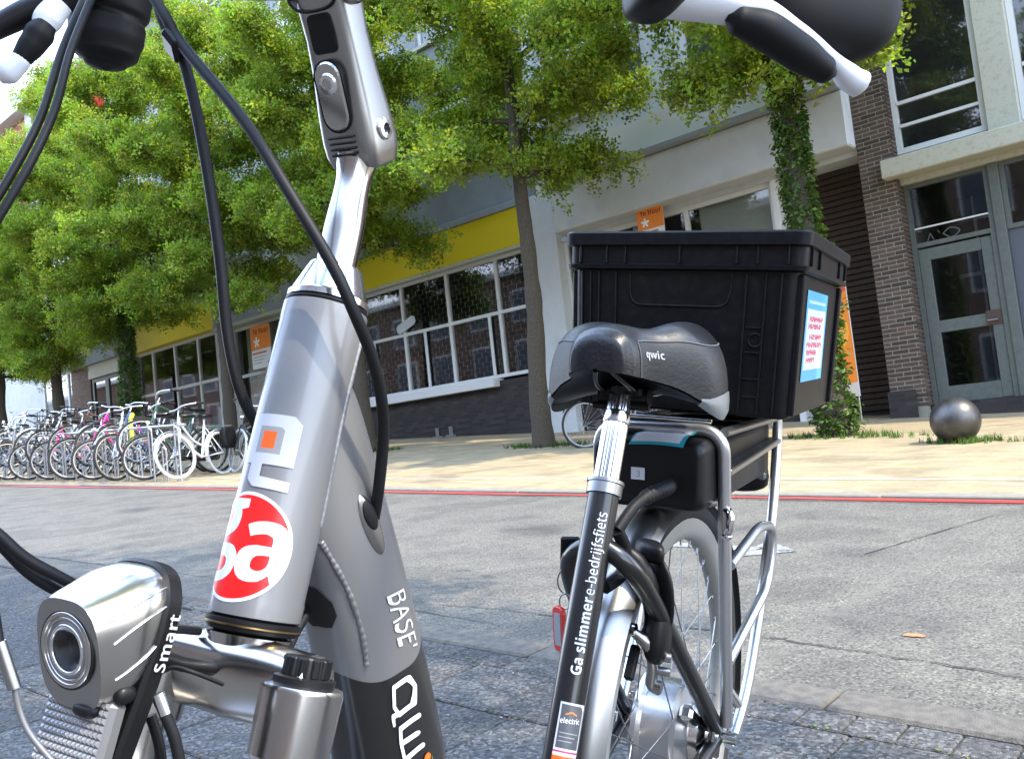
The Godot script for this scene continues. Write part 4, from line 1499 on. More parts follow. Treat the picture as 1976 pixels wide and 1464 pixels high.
func make_bikes() -> void:
	# the stand they lean in
	var rack := thing("bicycle_rack", "long galvanised bicycle rack of upright loops under one rail", "rack", Transform3D())
	var rail := MB.new()
	rail.tube(PackedVector3Array([gp(-11.4, 6.20, 0.80), gp(-21.0, 6.20, 0.80)]), 0.02, 8)
	put(rack, "rail", rail, mats.silver_tube)
	for i in 26:
		var x := -11.5 - i * 0.375
		var low := i % 2 == 1
		var post := MB.new()
		post.tube(rounded([gp(x, 6.14, 0.02), gp(x, 6.14, 0.78 if not low else 0.5), gp(x - 0.10, 6.14, 0.78 if not low else 0.5), gp(x - 0.10, 6.14, 0.02)], 0.05, 4), 0.017, 6)
		put(rack, "upright", post, mats.silver_tube)
	var kinds := [make_city_bike(true), make_city_bike(false)]
	var paint := {
		"black": mats.black_paint,
		"pink": mat("pink_paint", lin(0.75, 0.03, 0.30), 0.3),
		"white": mat("white_paint", lin(0.70, 0.72, 0.75), 0.3),
		"silver": mats.silver_tube,
		"blue": mat("blue_paint", lin(0.03, 0.07, 0.22), 0.3),
		"grey": mats.grey_paint,
		"green": mat("green_paint", lin(0.03, 0.09, 0.05), 0.3),
		"brown": mat("brown_paint", lin(0.10, 0.05, 0.03), 0.35),
	}
	var r := RandomNumberGenerator.new()
	r.seed = 61
	var order := ["black", "green", "silver", "blue", "black", "pink", "black", "brown", "pink", "silver", "black", "white", "grey", "silver", "black", "white", "blue"]
	var ordinal := ["first", "second", "third", "fourth", "fifth", "sixth", "seventh", "eighth", "ninth", "tenth", "eleventh", "twelfth", "thirteenth", "fourteenth", "fifteenth", "sixteenth", "seventeenth", "eighteenth", "nineteenth", "twentieth", "twenty-first", "twenty-second", "twenty-third", "twenty-fourth", "twenty-fifth", "twenty-sixth"]
	var placed := []
	for i in 17:
		var high := i % 2 == 1
		var x := -12.35 - i * 0.42
		var n0 := 6.62 + (0.10 if high else 0.0) + r.randf_range(-0.06, 0.06)
		placed.append([order[i], i % 3 != 1, x, n0, 90.0 + r.randf_range(-13, 13), 0.20 if high else 0.0, r.randf_range(-9, 9), "%s city bicycle with %s wheel in the rack, %s from its right end" % [order[i], "its front" if not high else "a raised front", ordinal[i]], high])
	# the loose ones
	placed.append(["white", true, -11.75, 6.60, 66.0, 0.0, 5.0, "white bicycle with white tyres just outside the rack's right end", false])
	placed.append(["black", true, -11.35, 7.40, 160.0, 0.0, 4.0, "black bicycle with white tyres half hidden behind the silver head tube", false])
	placed.append(["black", false, -11.9, 8.3, 120.0, 0.0, -4.0, "black bicycle with black tyres standing behind the white bicycle", false])
	placed.append(["black", false, -6.55, 9.55, 172.0, 0.0, 6.0, "dark bicycle parked beside the bare trunked tree, wheel left of the seat post", false])
	for p in placed:
		var src: Node3D = kinds[0] if p[1] else kinds[1]
		var o: Node3D = src.duplicate()
		o.name = numbered("parked_bicycle")
		add_child(o)
		# x forward points at the road; a raised front wheel tilts the whole bicycle
		var b := Basis(Vector3.UP, deg_to_rad(-p[4])) * Basis(Vector3.BACK, 0.19 if p[8] else 0.0) * Basis(Vector3.RIGHT, deg_to_rad(p[6]))
		var sz := r.randf_range(0.93, 1.05)
		o.transform = Transform3D(b.scaled(Vector3.ONE * sz), gp(p[2], p[3], 0.03 + p[5] * 0.5))
		tag(o, p[7], "bicycle", "bicycles parked in the rack" if placed.find(p) < 17 else "bicycles parked outside the rack")
		# turned bars: the front end swings about the steering axis
		var turn := Transform3D(Basis(Vector3(-0.3, 0.95, 0).normalized(), r.randf_range(-0.55, 0.55) if placed.find(p) != 17 else -0.3), Vector3.ZERO)
		var pivot := Vector3(0.38, 0.82, 0)
		var fronts := 0
		for c in o.get_children():
			var nm := String(c.name)
			if nm.begins_with("wheel") or nm.begins_with("mudguard"):
				fronts += 1
			if nm.begins_with("fork") or nm.begins_with("handlebar") or nm.begins_with("headlamp") or nm == "wheel2" or nm == "mudguard2":
				c.transform = Transform3D(turn.basis, pivot - turn.basis * pivot)
		var extra := r.randi_range(0, 7)
		if extra == 0:
			var bk := MB.new()
			for y in [0.0, 0.08, 0.16]:
				bk.tube(ring_box(Vector3(0.60, 0.80 + y, 0), 0.15 + y * 0.1, 0.19 + y * 0.1), 0.006, 5, false, true)
			for k in 16:
				var a := TAU * k / 16
				bk.bar(Vector3(0.60 + cos(a) * 0.13, 0.80, sin(a) * 0.16), Vector3(0.60 + cos(a) * 0.15, 0.97, sin(a) * 0.19), 0.004, 4, false)
			put(o, "basket", bk, mats.black_plastic)
		elif extra == 1:
			var bg := MB.new()
			for s in [-1.0, 1.0]:
				bg.blob(Vector3(-0.60, 0.56, 0.13 * s), Basis(Vector3(0.17, 0, 0), Vector3(0, 0.17, 0), Vector3(0, 0, 0.06)), 0.5)
			put(o, "pannier_bags", bg, [mats.black_rubber, mats.green_paint, mats.blue_paint][r.randi_range(0, 2)])
		var fm: Material = paint[p[0]]
		o.get_node("frame").material_override = fm
		o.get_node("fork").material_override = fm
		if placed.find(p) in [17, 18]:
			for c in o.get_children():
				if c.name.begins_with("wheel"):
					c.material_override = mats.white_plastic
		if p[0] in ["pink", "white"]:
			for c in o.get_children():
				if c.name.begins_with("mudguard"):
					c.material_override = fm if p[0] == "white" else mats.satin_alloy
	for k in kinds:
		k.free()
	# bright lock on one of them
	var lk := MB.new()
	lk.tube(smooth([gp(-13.30, 6.39, 1.02), gp(-13.24, 6.32, 0.90), gp(-13.12, 6.27, 0.70), gp(-13.16, 6.25, 0.56)], 6), 0.035, 8)
	var lo := put(self, "bicycle_lock", lk, mat("lime_sleeve", lin(0.50, 0.62, 0.04), 0.6))
	tag(lo, "lime yellow sleeved lock hanging from a bicycle near the rack's right end", "lock")


# ---- the electric bicycle. Its own axes: x forward, y up from the ground, left side towards -z
const AXLE := 0.36
const HEAD_LOW := Vector2(0.8745, 0.41)
const HEAD_TOP := Vector2(0.8035, 0.609)
const SEAT_LOW := Vector2(0.478, -0.055)
const SEAT_TOP := Vector2(0.272, 0.412)


func V(x: float, y: float, left: float) -> Vector3:
	return Vector3(x, y + AXLE, -left)


func VV(a: Array) -> Array:
	var out := []
	for p in a:
		out.append(V(p[0], p[1], p[2]))
	return out


func round_tube_point(a: Vector3, b: Vector3, r: float, s: float, t: float) -> Vector3:
	# on a tube from a to b; t is measured round it from the side that faces left and forward, growing towards the rear
	var ax := (b - a).normalized()
	var side := Vector3(0.80, 0.0, -0.60)
	side = (side - ax * side.dot(ax)).normalized()
	var right := ax.cross(side)
	return a.lerp(b, s) + (side * cos(t) + right * sin(t)) * r


func head_surface(s: float, t: float) -> Vector3:
	return round_tube_point(V(HEAD_LOW.x, HEAD_LOW.y, 0), V(HEAD_TOP.x, HEAD_TOP.y, 0), 0.0294, s, t)


func seat_surface(s: float, t: float) -> Vector3:
	return round_tube_point(V(SEAT_LOW.x, SEAT_LOW.y, 0), V(SEAT_TOP.x, SEAT_TOP.y, 0), 0.0195, s, t)


var tube_rows := [   # s, front edge x y, rear edge x y, half width
	[0.00, 0.560, -0.060, 0.500, 0.010, 0.030],
	[0.18, 0.690, 0.050, 0.600, 0.085, 0.030],
	[0.34, 0.758, 0.190, 0.655, 0.200, 0.031],
	[0.46, 0.783, 0.285, 0.680, 0.278, 0.031],
	[0.58, 0.803, 0.360, 0.706, 0.352, 0.030],
	[0.70, 0.822, 0.420, 0.735, 0.430, 0.028],
	[0.82, 0.838, 0.455, 0.762, 0.500, 0.025],
	[0.92, 0.846, 0.480, 0.784, 0.552, 0.022],
	[1.00, 0.842, 0.510, 0.806, 0.580, 0.019]]


func down_tube(s: float, t: float) -> Vector3:
	s = clampf(s, 0.0, 1.0)
	var k := 0
	while k < tube_rows.size() - 2 and tube_rows[k + 1][0] < s:
		k += 1
	var r := []
	var q: float = (s - tube_rows[k][0]) / (tube_rows[k + 1][0] - tube_rows[k][0])
	for e in range(1, 6):
		r.append(cubic_interpolate(tube_rows[k][e], tube_rows[k + 1][e], tube_rows[maxi(k - 1, 0)][e], tube_rows[mini(k + 2, tube_rows.size() - 1)][e], q))
	var c := Vector2(r[0] + r[2], r[1] + r[3]) * 0.5
	var h := Vector2(r[0] - r[2], r[1] - r[3]) * 0.5
	var p := 0.72
	var e: Vector2 = c + h * signf(cos(t)) * pow(absf(cos(t)), p)
	return V(e.x, e.y, r[4] * signf(sin(t)) * pow(absf(sin(t)), p))


func saddle_at(s: float, t: float) -> Vector3:
	# s from the rear to the nose, t across from the right edge (-1) to the left edge (1)
	var tab := [[0.0, 0.050, 0.596, 0.560], [0.07, 0.086, 0.607, 0.532], [0.2, 0.112, 0.614, 0.507], [0.40, 0.122, 0.614, 0.500], [0.55, 0.113, 0.611, 0.508], [0.68, 0.082, 0.608, 0.530], [0.80, 0.053, 0.607, 0.542], [0.92, 0.043, 0.602, 0.547], [0.975, 0.035, 0.592, 0.550], [0.993, 0.022, 0.578, 0.5505], [1.0, 0.003, 0.5530, 0.5515]]
	s = clampf(s, 0.0, 1.0)
	var k := 0
	while k < tab.size() - 2 and tab[k + 1][0] < s:
		k += 1
	var q: float = (s - tab[k][0]) / (tab[k + 1][0] - tab[k][0])
	var r := []
	for e in range(1, 4):
		r.append(cubic_interpolate(tab[k][e], tab[k + 1][e], tab[maxi(k - 1, 0)][e], tab[mini(k + 2, tab.size() - 1)][e], q))
	var a := t * PI / 2
	var w: float = r[0]
	var l: float = w * signf(sin(a)) * pow(absf(sin(a)), 0.64)
	var y: float = r[2] + (r[1] - r[2]) * pow(maxf(cos(a), 0.0), 0.62)
	var wing := smoothstep(0.05, 0.25, s) * (1.0 - smoothstep(0.55, 0.78, s))
	y -= wing * 0.020 * exp(-pow(l / 0.032, 2.0))
	y += wing * 0.006 * exp(-pow((absf(l) - 0.072) / 0.03, 2.0)) * clampf((cos(a)) * 2.0, 0.0, 1.0)
	y += smoothstep(0.62, 0.8, s) * 0.003 * exp(-pow(l / 0.02, 2.0))
	var q2 := Vector2(lerpf(0.062, 0.318, s) - 0.19, l * 0.985).rotated(0.02)
	return V(0.19 + q2.x, y, q2.y)


func rows_of(surf: Callable, s0: float, s1: float, t0: float, t1: float, ns: int, nt: int, wrap := false) -> Array:
	var rows := []
	for i in ns + 1:
		var row := PackedVector3Array()
		for j in (nt if wrap else nt + 1):
			row.append(surf.call(lerpf(s0, s1, float(i) / ns), lerpf(t0, t1, float(j) / nt)))
		rows.append(row)
	return rows


func make_print(parent: Node, called: String, surf: Callable, s0: float, s1: float, t0: float, t1: float, lift: float, m: Material) -> void:
	var p := patch(surf, s0, s1, t0, t1, lift, 28, 28)
	for i in p.uv.size():
		p.uv[i].y = 1.0 - p.uv[i].y
	put(parent, called, p, m)


func cable(parent: Node, pts: Array, r: float, m: Material, called := "cable", per := 8) -> MeshInstance3D:
	var mb := MB.new()
	mb.tube(smooth(VV(pts), per), r, 10)
	return put(parent, called, mb, m)


func make_ebike() -> void:
	var fx := Vector3(0.22470133, -0.04710645, 0.97328839)
	var uy := Vector3(0.16289124, 0.98659188, 0.01014392)
	bike = thing("electric_bicycle", "silver and black electric bicycle filling the foreground, seen from its front left", "bicycle", Transform3D(Basis(fx, uy, fx.cross(uy)).orthonormalized(), Vector3(-0.83722, 0.08726, -1.17565)))
	bike_frame()
	bike_front()
	bike_stem()
	bike_light()
	bike_saddle()
	bike_rear()
	bike_cables()


func bike_frame() -> void:
	var hl := V(HEAD_LOW.x, HEAD_LOW.y, 0)
	var hx := V(HEAD_TOP.x, HEAD_TOP.y, 0)
	var xf := axis_xf(hl, hx)
	var ln := hl.distance_to(hx)
	var mb := MB.new()
	mb.lathe([Vector2(0.0260, 0.0), Vector2(0.0294, 0.001), Vector2(0.0297, 0.012), Vector2(0.0292, 0.0135), Vector2(0.0292, ln - 0.014), Vector2(0.0295, ln - 0.012), Vector2(0.0295, ln - 0.001), Vector2(0.027, ln)], xf, 56, 0.9)
	var head := put(bike, "head_tube", mb, mats.silver_paint)
	# the quartered badge and letters on it
	var im := new_img(420, 420)
	img_disc(im, Vector2(210, 210), 207.0, lin(0.60, 0.61, 0.63))
	img_disc(im, Vector2(210, 210), 194.0, lin(0.66, 0.012, 0.012))
	img_text(im, "a", 400.0, Vector2(196, 330), lin(0.60, 0.61, 0.63), 0.0, true, 1.05)
	img_text(im, "g", 400.0, Vector2(-4, 252), lin(0.60, 0.61, 0.63), 0.0, true, 1.05)
	for y in 420:      # what the disc does not cover is cut away
		for x in 420:
			if Vector2(x + 0.5, y + 0.5).distance_to(Vector2(210, 210)) > 207.0:
				im.set_pixel(x, y, Color(0, 0, 0, 0))
	var hs := head_surface
	make_print(head, "round_badge", hs, 0.035, 0.365, -1.86, 0.54, 0.0004, print_mat("badge_print", im, 0.3))
	var q := new_img(256, 384)
	var si := lin(0.42, 0.43, 0.455)
	img_poly(q, PackedVector2Array([Vector2(20, 10), Vector2(210, 10), Vector2(246, 44), Vector2(246, 260), Vector2(20, 260)]), si)
	img_poly(q, PackedVector2Array([Vector2(70, 72), Vector2(168, 72), Vector2(182, 86), Vector2(182, 206), Vector2(70, 206)]), lin(0.24, 0.24, 0.25))
	img_poly(q, PackedVector2Array([Vector2(92, 96), Vector2(152, 96), Vector2(152, 182), Vector2(92, 182)]), lin(0.75, 0.10, 0.015))
	img_poly(q, PackedVector2Array([Vector2(60, 250), Vector2(120, 250), Vector2(120, 320), Vector2(246, 330), Vector2(246, 380), Vector2(96, 372), Vector2(60, 336)]), si)
	make_print(head, "letter_badge", hs, 0.372, 0.612, -1.22, 0.20, 0.0004, print_mat("letter_print", q, 0.35))
	# rings below and above
	var ring := MB.new()
	ring.lathe([Vector2(0.024, -0.0095), Vector2(0.0288, -0.008), Vector2(0.0299, -0.0052), Vector2(0.0299, -0.0015), Vector2(0.026, 0.0)], xf, 40)
	var lower := put(bike, "lower_headset_ring", ring, mats.black_plastic)
	ring = MB.new()
	ring.lathe([Vector2(0.0295, -0.0056), Vector2(0.0303, -0.0052), Vector2(0.0303, -0.0044), Vector2(0.0295, -0.004)], xf, 40)
	put(lower, "gold_line", ring, mats.gold_ring)
	ring = MB.new()
	ring.lathe([Vector2(0.0280, ln), Vector2(0.0288, ln + 0.0008), Vector2(0.0288, ln + 0.0022), Vector2(0.0270, ln + 0.003)], xf, 40)
	put(bike, "upper_headset_ring", ring, mats.black_plastic)
	ring = MB.new()
	ring.lathe([Vector2(0.0270, ln + 0.003), Vector2(0.0288, ln + 0.0035), Vector2(0.0288, ln + 0.0075), Vector2(0.0275, ln + 0.009), Vector2(0.0200, ln + 0.029), Vector2(0.0188, ln + 0.0315), Vector2(0.0125, ln + 0.032)], xf, 44, 0.5)
	put(bike, "headset_cone", ring, mats.chrome)
	# the deep main tube: grey above, black below, the colours parted along a curve
	var dt := down_tube
	var cut := 0.565
	var up := MB.new()
	var lo := MB.new()
	var rows_up := []
	var rows_lo := []
	for i in 33:
		var ru := PackedVector3Array()
		var rl := PackedVector3Array()
		for j in 96:
			var t := TAU * j / 96
			var edge := cut + 0.025 * (1.0 - cos(t)) - 0.035 * pow(absf(sin(t)), 1.5)
			ru.append(down_tube(lerpf(edge, 1.0, i / 32.0), t))
			rl.append(down_tube(lerpf(0.0, edge, i / 32.0), t))
		rows_up.append(ru)
		rows_lo.append(rl)
	up.grid(rows_up, true)
	lo.grid(rows_lo, true)
	var main := put(bike, "down_tube", up, mats.grey_paint)
	var dark := put(bike, "lower_down_tube", lo, mats.black_paint)
	var bi := new_img(96, 320)
	img_text(bi, "BASE'", 96.0, Vector2(18, 14), lin(0.75, 0.75, 0.76), PI / 2, false, 1.0)
	make_print(main, "lettering", dt, 0.555, 0.665, 1.46, 1.98, 0.0009, print_mat("base_print", bi, 0.4))
	# big lettering running down the dark tube, drawn in strokes
	var qi := new_img(200, 760)
	var wh := lin(0.80, 0.81, 0.84)
	var st := 24.0
	img_line(qi, [Vector2(150, 20), Vector2(60, 40), Vector2(36, 130), Vector2(60, 170), Vector2(150, 150), Vector2(172, 70), Vector2(150, 20)], st, wh)
	img_line(qi, [Vector2(60, 165), Vector2(14, 170), Vector2(8, 205)], st, wh)
	img_line(qi, [Vector2(160, 215), Vector2(50, 235), Vector2(34, 300), Vector2(140, 290)], st, wh)
	img_line(qi, [Vector2(34, 300), Vector2(40, 375), Vector2(150, 355)], st, wh)
	img_line(qi, [Vector2(128, 425), Vector2(34, 440)], st, wh)
	img_disc(qi, Vector2(168, 420), 18.0, lin(0.8, 0.16, 0.02))
	img_line(qi, [Vector2(150, 580), Vector2(140, 500), Vector2(50, 515), Vector2(36, 600)], st, wh)
	img_poly(qi, PackedVector2Array([Vector2(196, 420), Vector2(176, 560), Vector2(190, 740), Vector2(200, 740)]), lin(0.45, 0.62, 0.16))
	make_print(dark, "lettering", dt, 0.335, 0.548, 1.16, 1.72, 0.0009, print_mat("logo_print", qi, 0.35))
	# fillet between head tube and main tube, weld beads, cable port
	var bead := MB.new()
	var wp := smooth([down_tube(0.80, 0.62), down_tube(0.74, 0.72), down_tube(0.68, 0.86), down_tube(0.62, 0.92), down_tube(0.575, 0.86)], 30)
	var wr := []
	for i in wp.size():
		wr.append(0.0019 + 0.0005 * absf(sin(i * 0.52 + 0.4 * sin(i * 0.13))) + 0.0003 * sin(i * 0.21))
	bead.tube(wp, wr, 8)
	put(bike, "weld_seam", bead, mats.grey_paint)
	bead = MB.new()
	wp = PackedVector3Array()
	for i in 90:
		var s := 0.30 + 0.62 * i / 89.0
		wp.append(round_tube_point(hl, hx, 0.0290, s, 1.30 + 0.10 * sin(s * 7.0)))
	wr = []
	for i in wp.size():
		wr.append(0.0017 + 0.0002 * absf(sin(i * 0.9)) + 0.0002 * sin(i * 0.23))
	bead.tube(wp, wr, 6)
	put(bike, "weld_seam", bead, mats.silver_paint)
	var oi := new_img(96, 96)
	img_poly(oi, PackedVector2Array([Vector2(4, 20), Vector2(30, 4), Vector2(62, 10), Vector2(90, 40), Vector2(94, 66), Vector2(76, 90), Vector2(40, 92), Vector2(8, 70)]), lin(0.006, 0.006, 0.006))
	make_print(bike, "cable_opening", dt, 0.625, 0.70, -0.55, 0.46, 0.0009, print_mat("opening_print", oi, 0.9))
	var port := MB.new()
	var pc := down_tube(0.765, 1.62)
	var pn := (down_tube(0.765, 1.66) - down_tube(0.765, 1.58)).cross(down_tube(0.79, 1.62) - down_tube(0.74, 1.62)).normalized()
	var py := (down_tube(0.80, 1.60) - down_tube(0.73, 1.64)).normalized()
	var px := py.cross(pn)
	port.blob(pc, Basis(px * 0.0085, py * 0.026, pn * 0.0035), 1.0, 24, 12)
	put(bike, "cable_port", port, mats.satin_alloy)
	port = MB.new()
	port.blob(pc + py * 0.008 + pn * 0.0022, Basis(px * 0.0062, py * 0.013, pn * 0.0026), 1.0, 20, 10)
	put(bike, "port_mouth", port, mats.black_rubber)
	# seat tube
	mb = MB.new()
	mb.tube(PackedVector3Array([V(SEAT_LOW.x, SEAT_LOW.y, 0), V(SEAT_TOP.x, SEAT_TOP.y, 0)]), 0.0195, 32)
	var seat := put(bike, "seat_tube", mb, mats.black_paint)
	var ti := new_img(96, 1024)
	img_text(ti, "Ga slimmer", 84.0, Vector2(72, 1014), lin(0.78, 0.80, 0.84), -PI / 2, true, 0.98)
	img_text(ti, "e-bedrijfsfiets", 84.0, Vector2(72, 548), lin(0.74, 0.76, 0.80), -PI / 2, false, 1.0)
	var ss := seat_surface
	make_print(seat, "lettering", ss, 0.545, 0.935, -0.62, 0.38, 0.0004, print_mat("seat_print", ti, 0.35))
	var bd := new_img(128, 256, lin(0.55, 0.56, 0.58))
	img_poly(bd, PackedVector2Array([Vector2(8, 8), Vector2(104, 8), Vector2(120, 24), Vector2(120, 168), Vector2(8, 168)]), lin(0.085, 0.09, 0.10))
	img_text(bd, "electric", 27.0, Vector2(10, 78), lin(0.7, 0.7, 0.72), -0.05, true)
	img_line(bd, [Vector2(34, 44), Vector2(60, 34), Vector2(84, 42)], 6.0, lin(0.75, 0.2, 0.03))
	for k in 3:
		img_line(bd, [Vector2(18, 112 + 15 * k), Vector2(104 - 12 * k, 112 + 15 * k)], 4.0, lin(0.28, 0.29, 0.30))
	img_line(bd, [Vector2(0, 180), Vector2(128, 180)], 6.0, lin(0.5, 0.03, 0.12))
	img_poly(bd, PackedVector2Array([Vector2(0, 196), Vector2(128, 196), Vector2(128, 256), Vector2(0, 256)]), lin(0.80, 0.13, 0.012))
	img_text(bd, "qwic", 50.0, Vector2(14, 252), lin(0.75, 0.72, 0.68), 0.0, true)
	make_print(seat, "maker_badge", ss, 0.345, 0.49, -0.75, 0.85, 0.0005, print_mat("maker_print", bd, 0.35))
	# clamp and fluted seat post
	var sx := axis_xf(V(SEAT_LOW.x, SEAT_LOW.y, 0), V(SEAT_TOP.x, SEAT_TOP.y, 0))
	var sl := V(SEAT_LOW.x, SEAT_LOW.y, 0).distance_to(V(SEAT_TOP.x, SEAT_TOP.y, 0))
	mb = MB.new()
	mb.lathe([Vector2(0.0195, sl - 0.016), Vector2(0.0222, sl - 0.015), Vector2(0.0222, sl - 0.002), Vector2(0.0235, sl - 0.001), Vector2(0.0235, sl + 0.003), Vector2(0.0160, sl + 0.005)], sx, 36, 0.5)
	var clamp := put(bike, "seat_clamp", mb, mats.satin_alloy)
	mb = MB.new()
	var cx := sx * Vector3(0, sl - 0.008, 0)
	mb.bar(cx + Vector3(-0.026, 0, -0.008), cx + Vector3(-0.026, 0, 0.008), 0.004)
	put(clamp, "clamp_bolt", mb, mats.chrome)
	var rows := []
	for i in 9:
		var y := lerpf(sl, sl + 0.125, i / 8.0)
		var row := PackedVector3Array()
		for j in 96:
			var w := TAU * j / 96
			var flute := 0.0011 * pow(absf(sin(w * 8.0)), 4.0)
			var taper := 1.0 if i < 6 else 1.0 - 0.045 * (i - 5)
			row.append(sx * Vector3(sin(w) * (0.0160 - flute) * taper, y, cos(w) * (0.0160 - flute) * taper))
		rows.append(row)
	mb = MB.new()
	mb.grid(rows, true)
	mb.lathe([Vector2(0.0163, sl + 0.078), Vector2(0.0172, sl + 0.08), Vector2(0.0172, sl + 0.092), Vector2(0.0160, sl + 0.094)], sx, 36)
	put(bike, "seat_post", mb, mats.chrome)
	# chain stays, seat stays, bottom bracket
	for s in [-1.0, 1.0]:
		mb = MB.new()
		mb.tube(smooth(VV([[0.298, 0.340, 0.008 * s], [0.275, 0.300, 0.046 * s], [0.14, 0.155, 0.064 * s], [0.0, 0.012, 0.073 * s]]), 8), 0.0125, 14)
		put(bike, "seat_stay", mb, mats.black_paint)
		mb = MB.new()
		mb.tube(smooth(VV([[0.47, -0.05, 0.03 * s], [0.25, -0.035, 0.055 * s], [0.0, -0.005, 0.073 * s]]), 8), 0.011, 10)
		put(bike, "chain_stay", mb, mats.black_paint)
		mb = MB.new()
		mb.box(Vector3(0.05, 0.06, 0.008), Transform3D(Basis(Vector3.BACK, 0.5), V(0.0, 0.0, 0.073 * s)), 0.003)
		put(bike, "dropout", mb, mats.black_paint)
	mb = MB.new()
	mb.bar(V(0.48, -0.06, -0.04), V(0.48, -0.06, 0.04), 0.027, 20)
	put(bike, "bottom_bracket", mb, mats.black_paint)
	for s in [-1.0, 1.0]:
		mb = MB.new()
		mb.bar(V(0.48, -0.06, 0.06 * s), V(0.48 - 0.17 * s, -0.06, 0.07 * s), 0.010)
		mb.box(Vector3(0.10, 0.022, 0.08), Transform3D(Basis(), V(0.48 - 0.17 * s, -0.06, 0.12 * s)), 0.006)
		put(bike, "pedal_crank", mb, mats.satin_alloy)
	mb = MB.new()
	mb.tube(smooth(VV([[0.44, -0.05, 0.05], [0.40, -0.2, 0.10], [0.37, -0.352, 0.16]]), 6), 0.009, 10)
	put(bike, "kickstand", mb, mats.black_paint)


func bike_front() -> void:
	var a := Vector3(HEAD_TOP.x - HEAD_LOW.x, HEAD_TOP.y - HEAD_LOW.y, 0).normalized()
	# fork crown: a polished bridge, thick in the middle, running out to the two legs
	var mb := MB.new()
	var rows := []
	for i in 25:
		var l := lerpf(-0.074, 0.074, i / 24.0)
		var u := absf(l) / 0.074
		var cy := 0.3795 - 0.002 * u
		var hh := 0.0265 - 0.001 * sin(u * PI) - 0.002 * u
		if u > 0.9:
			hh *= sqrt(maxf(0.02, 1.0 - pow((u - 0.9) / 0.105, 2.0)))
		var hw := 0.0215 - 0.006 * sin(u * PI * 0.8)
		if u > 0.9:
			hw *= sqrt(maxf(0.02, 1.0 - pow((u - 0.9) / 0.105, 2.0)))
		var row := PackedVector3Array()
		for j in 20:
			var w := -TAU * j / 20
			row.append(V(0.890 + 0.005 * u + hw * signf(cos(w)) * pow(absf(cos(w)), 0.75), cy + hh * signf(sin(w)) * pow(absf(sin(w)), 0.75), l))
		rows.append(row)
	mb.grid(rows, true)
	mb.lathe([Vector2(0.0225, -0.040), Vector2(0.0250, -0.018), Vector2(0.0285, -0.0105), Vector2(0.020, -0.0095)], axis_xf(V(HEAD_LOW.x, HEAD_LOW.y, 0), V(HEAD_TOP.x, HEAD_TOP.y, 0)), 32, 0.5)
	put(bike, "fork_crown", mb, mats.polished)
	for s in [-1.0, 1.0]:
		var top := V(0.897, 0.3865, 0.0605 * s)
		var leg := Transform3D(axis_xf(top, top + a).basis, top)
		mb = MB.new()
		mb.lathe([Vector2(0.013, -0.043), Vector2(0.0220, -0.0425), Vector2(0.0236, -0.040), Vector2(0.0246, -0.004), Vector2(0.0236, -0.0012), Vector2(0.018, 0.0)], leg, 36, 0.5)
		var o := put(bike, "fork_socket", mb, mats.polished)
		mb = MB.new()
		mb.lathe([Vector2(0.0175, -0.001), Vector2(0.0185, 0.0), Vector2(0.0185, 0.0035), Vector2(0.0160, 0.0045)], leg, 32)
		for k in 12:
			mb.box(Vector3(0.005, 0.0115, 0.004), leg * Transform3D(Basis(Vector3.UP, TAU * k / 12), Vector3.ZERO) * Transform3D(Basis(), Vector3(0, 0.0095, 0.0125)), 0.001)
		mb.lathe([Vector2(0.0138, 0.004), Vector2(0.0132, 0.0135), Vector2(0.0115, 0.0155), Vector2(0.0, 0.016)], leg, 32, 0.7)
		put(o, "fork_cap", mb, mats.black_plastic)
		mb = MB.new()
		mb.lathe([Vector2(0.0152, -0.16), Vector2(0.0152, -0.042)], leg, 28)
		put(bike, "stanchion", mb, mats.polished)
		mb = MB.new()
		mb.lathe([Vector2(0.012, -0.42), Vector2(0.017, -0.40), Vector2(0.0205, -0.17), Vector2(0.0205, -0.155), Vector2(0.0145, -0.152)], leg, 28, 0.5)
		put(bike, "fork_leg", mb, mats.satin_alloy)
		mb = MB.new()
		mb.bar(V(1.035, 0.01, 0.0605 * s), V(1.08, -0.005, 0.056 * s), 0.010)
		put(bike, "fork_tip", mb, mats.satin_alloy)
	wheel(bike, V(1.08, -0.005, 0), 0.345, mats.tyre_black, mats.rim_grey)
	var g := MB.new()
	var rows2 := []
	for i in 22:
		var w := lerpf(0.9, 3.0, i / 21.0)
		var row := PackedVector3Array()
		for j in 7:
			var z := lerpf(-0.026, 0.026, j / 6.0)
			row.append(V(1.08, -0.005, 0) + Vector3(cos(w), sin(w), 0) * (0.358 - 8.0 * z * z) + Vector3(0, 0, z))
		rows2.append(row)
	g.grid(rows2)
	put(bike, "front_mudguard", g, mats.satin_alloy)


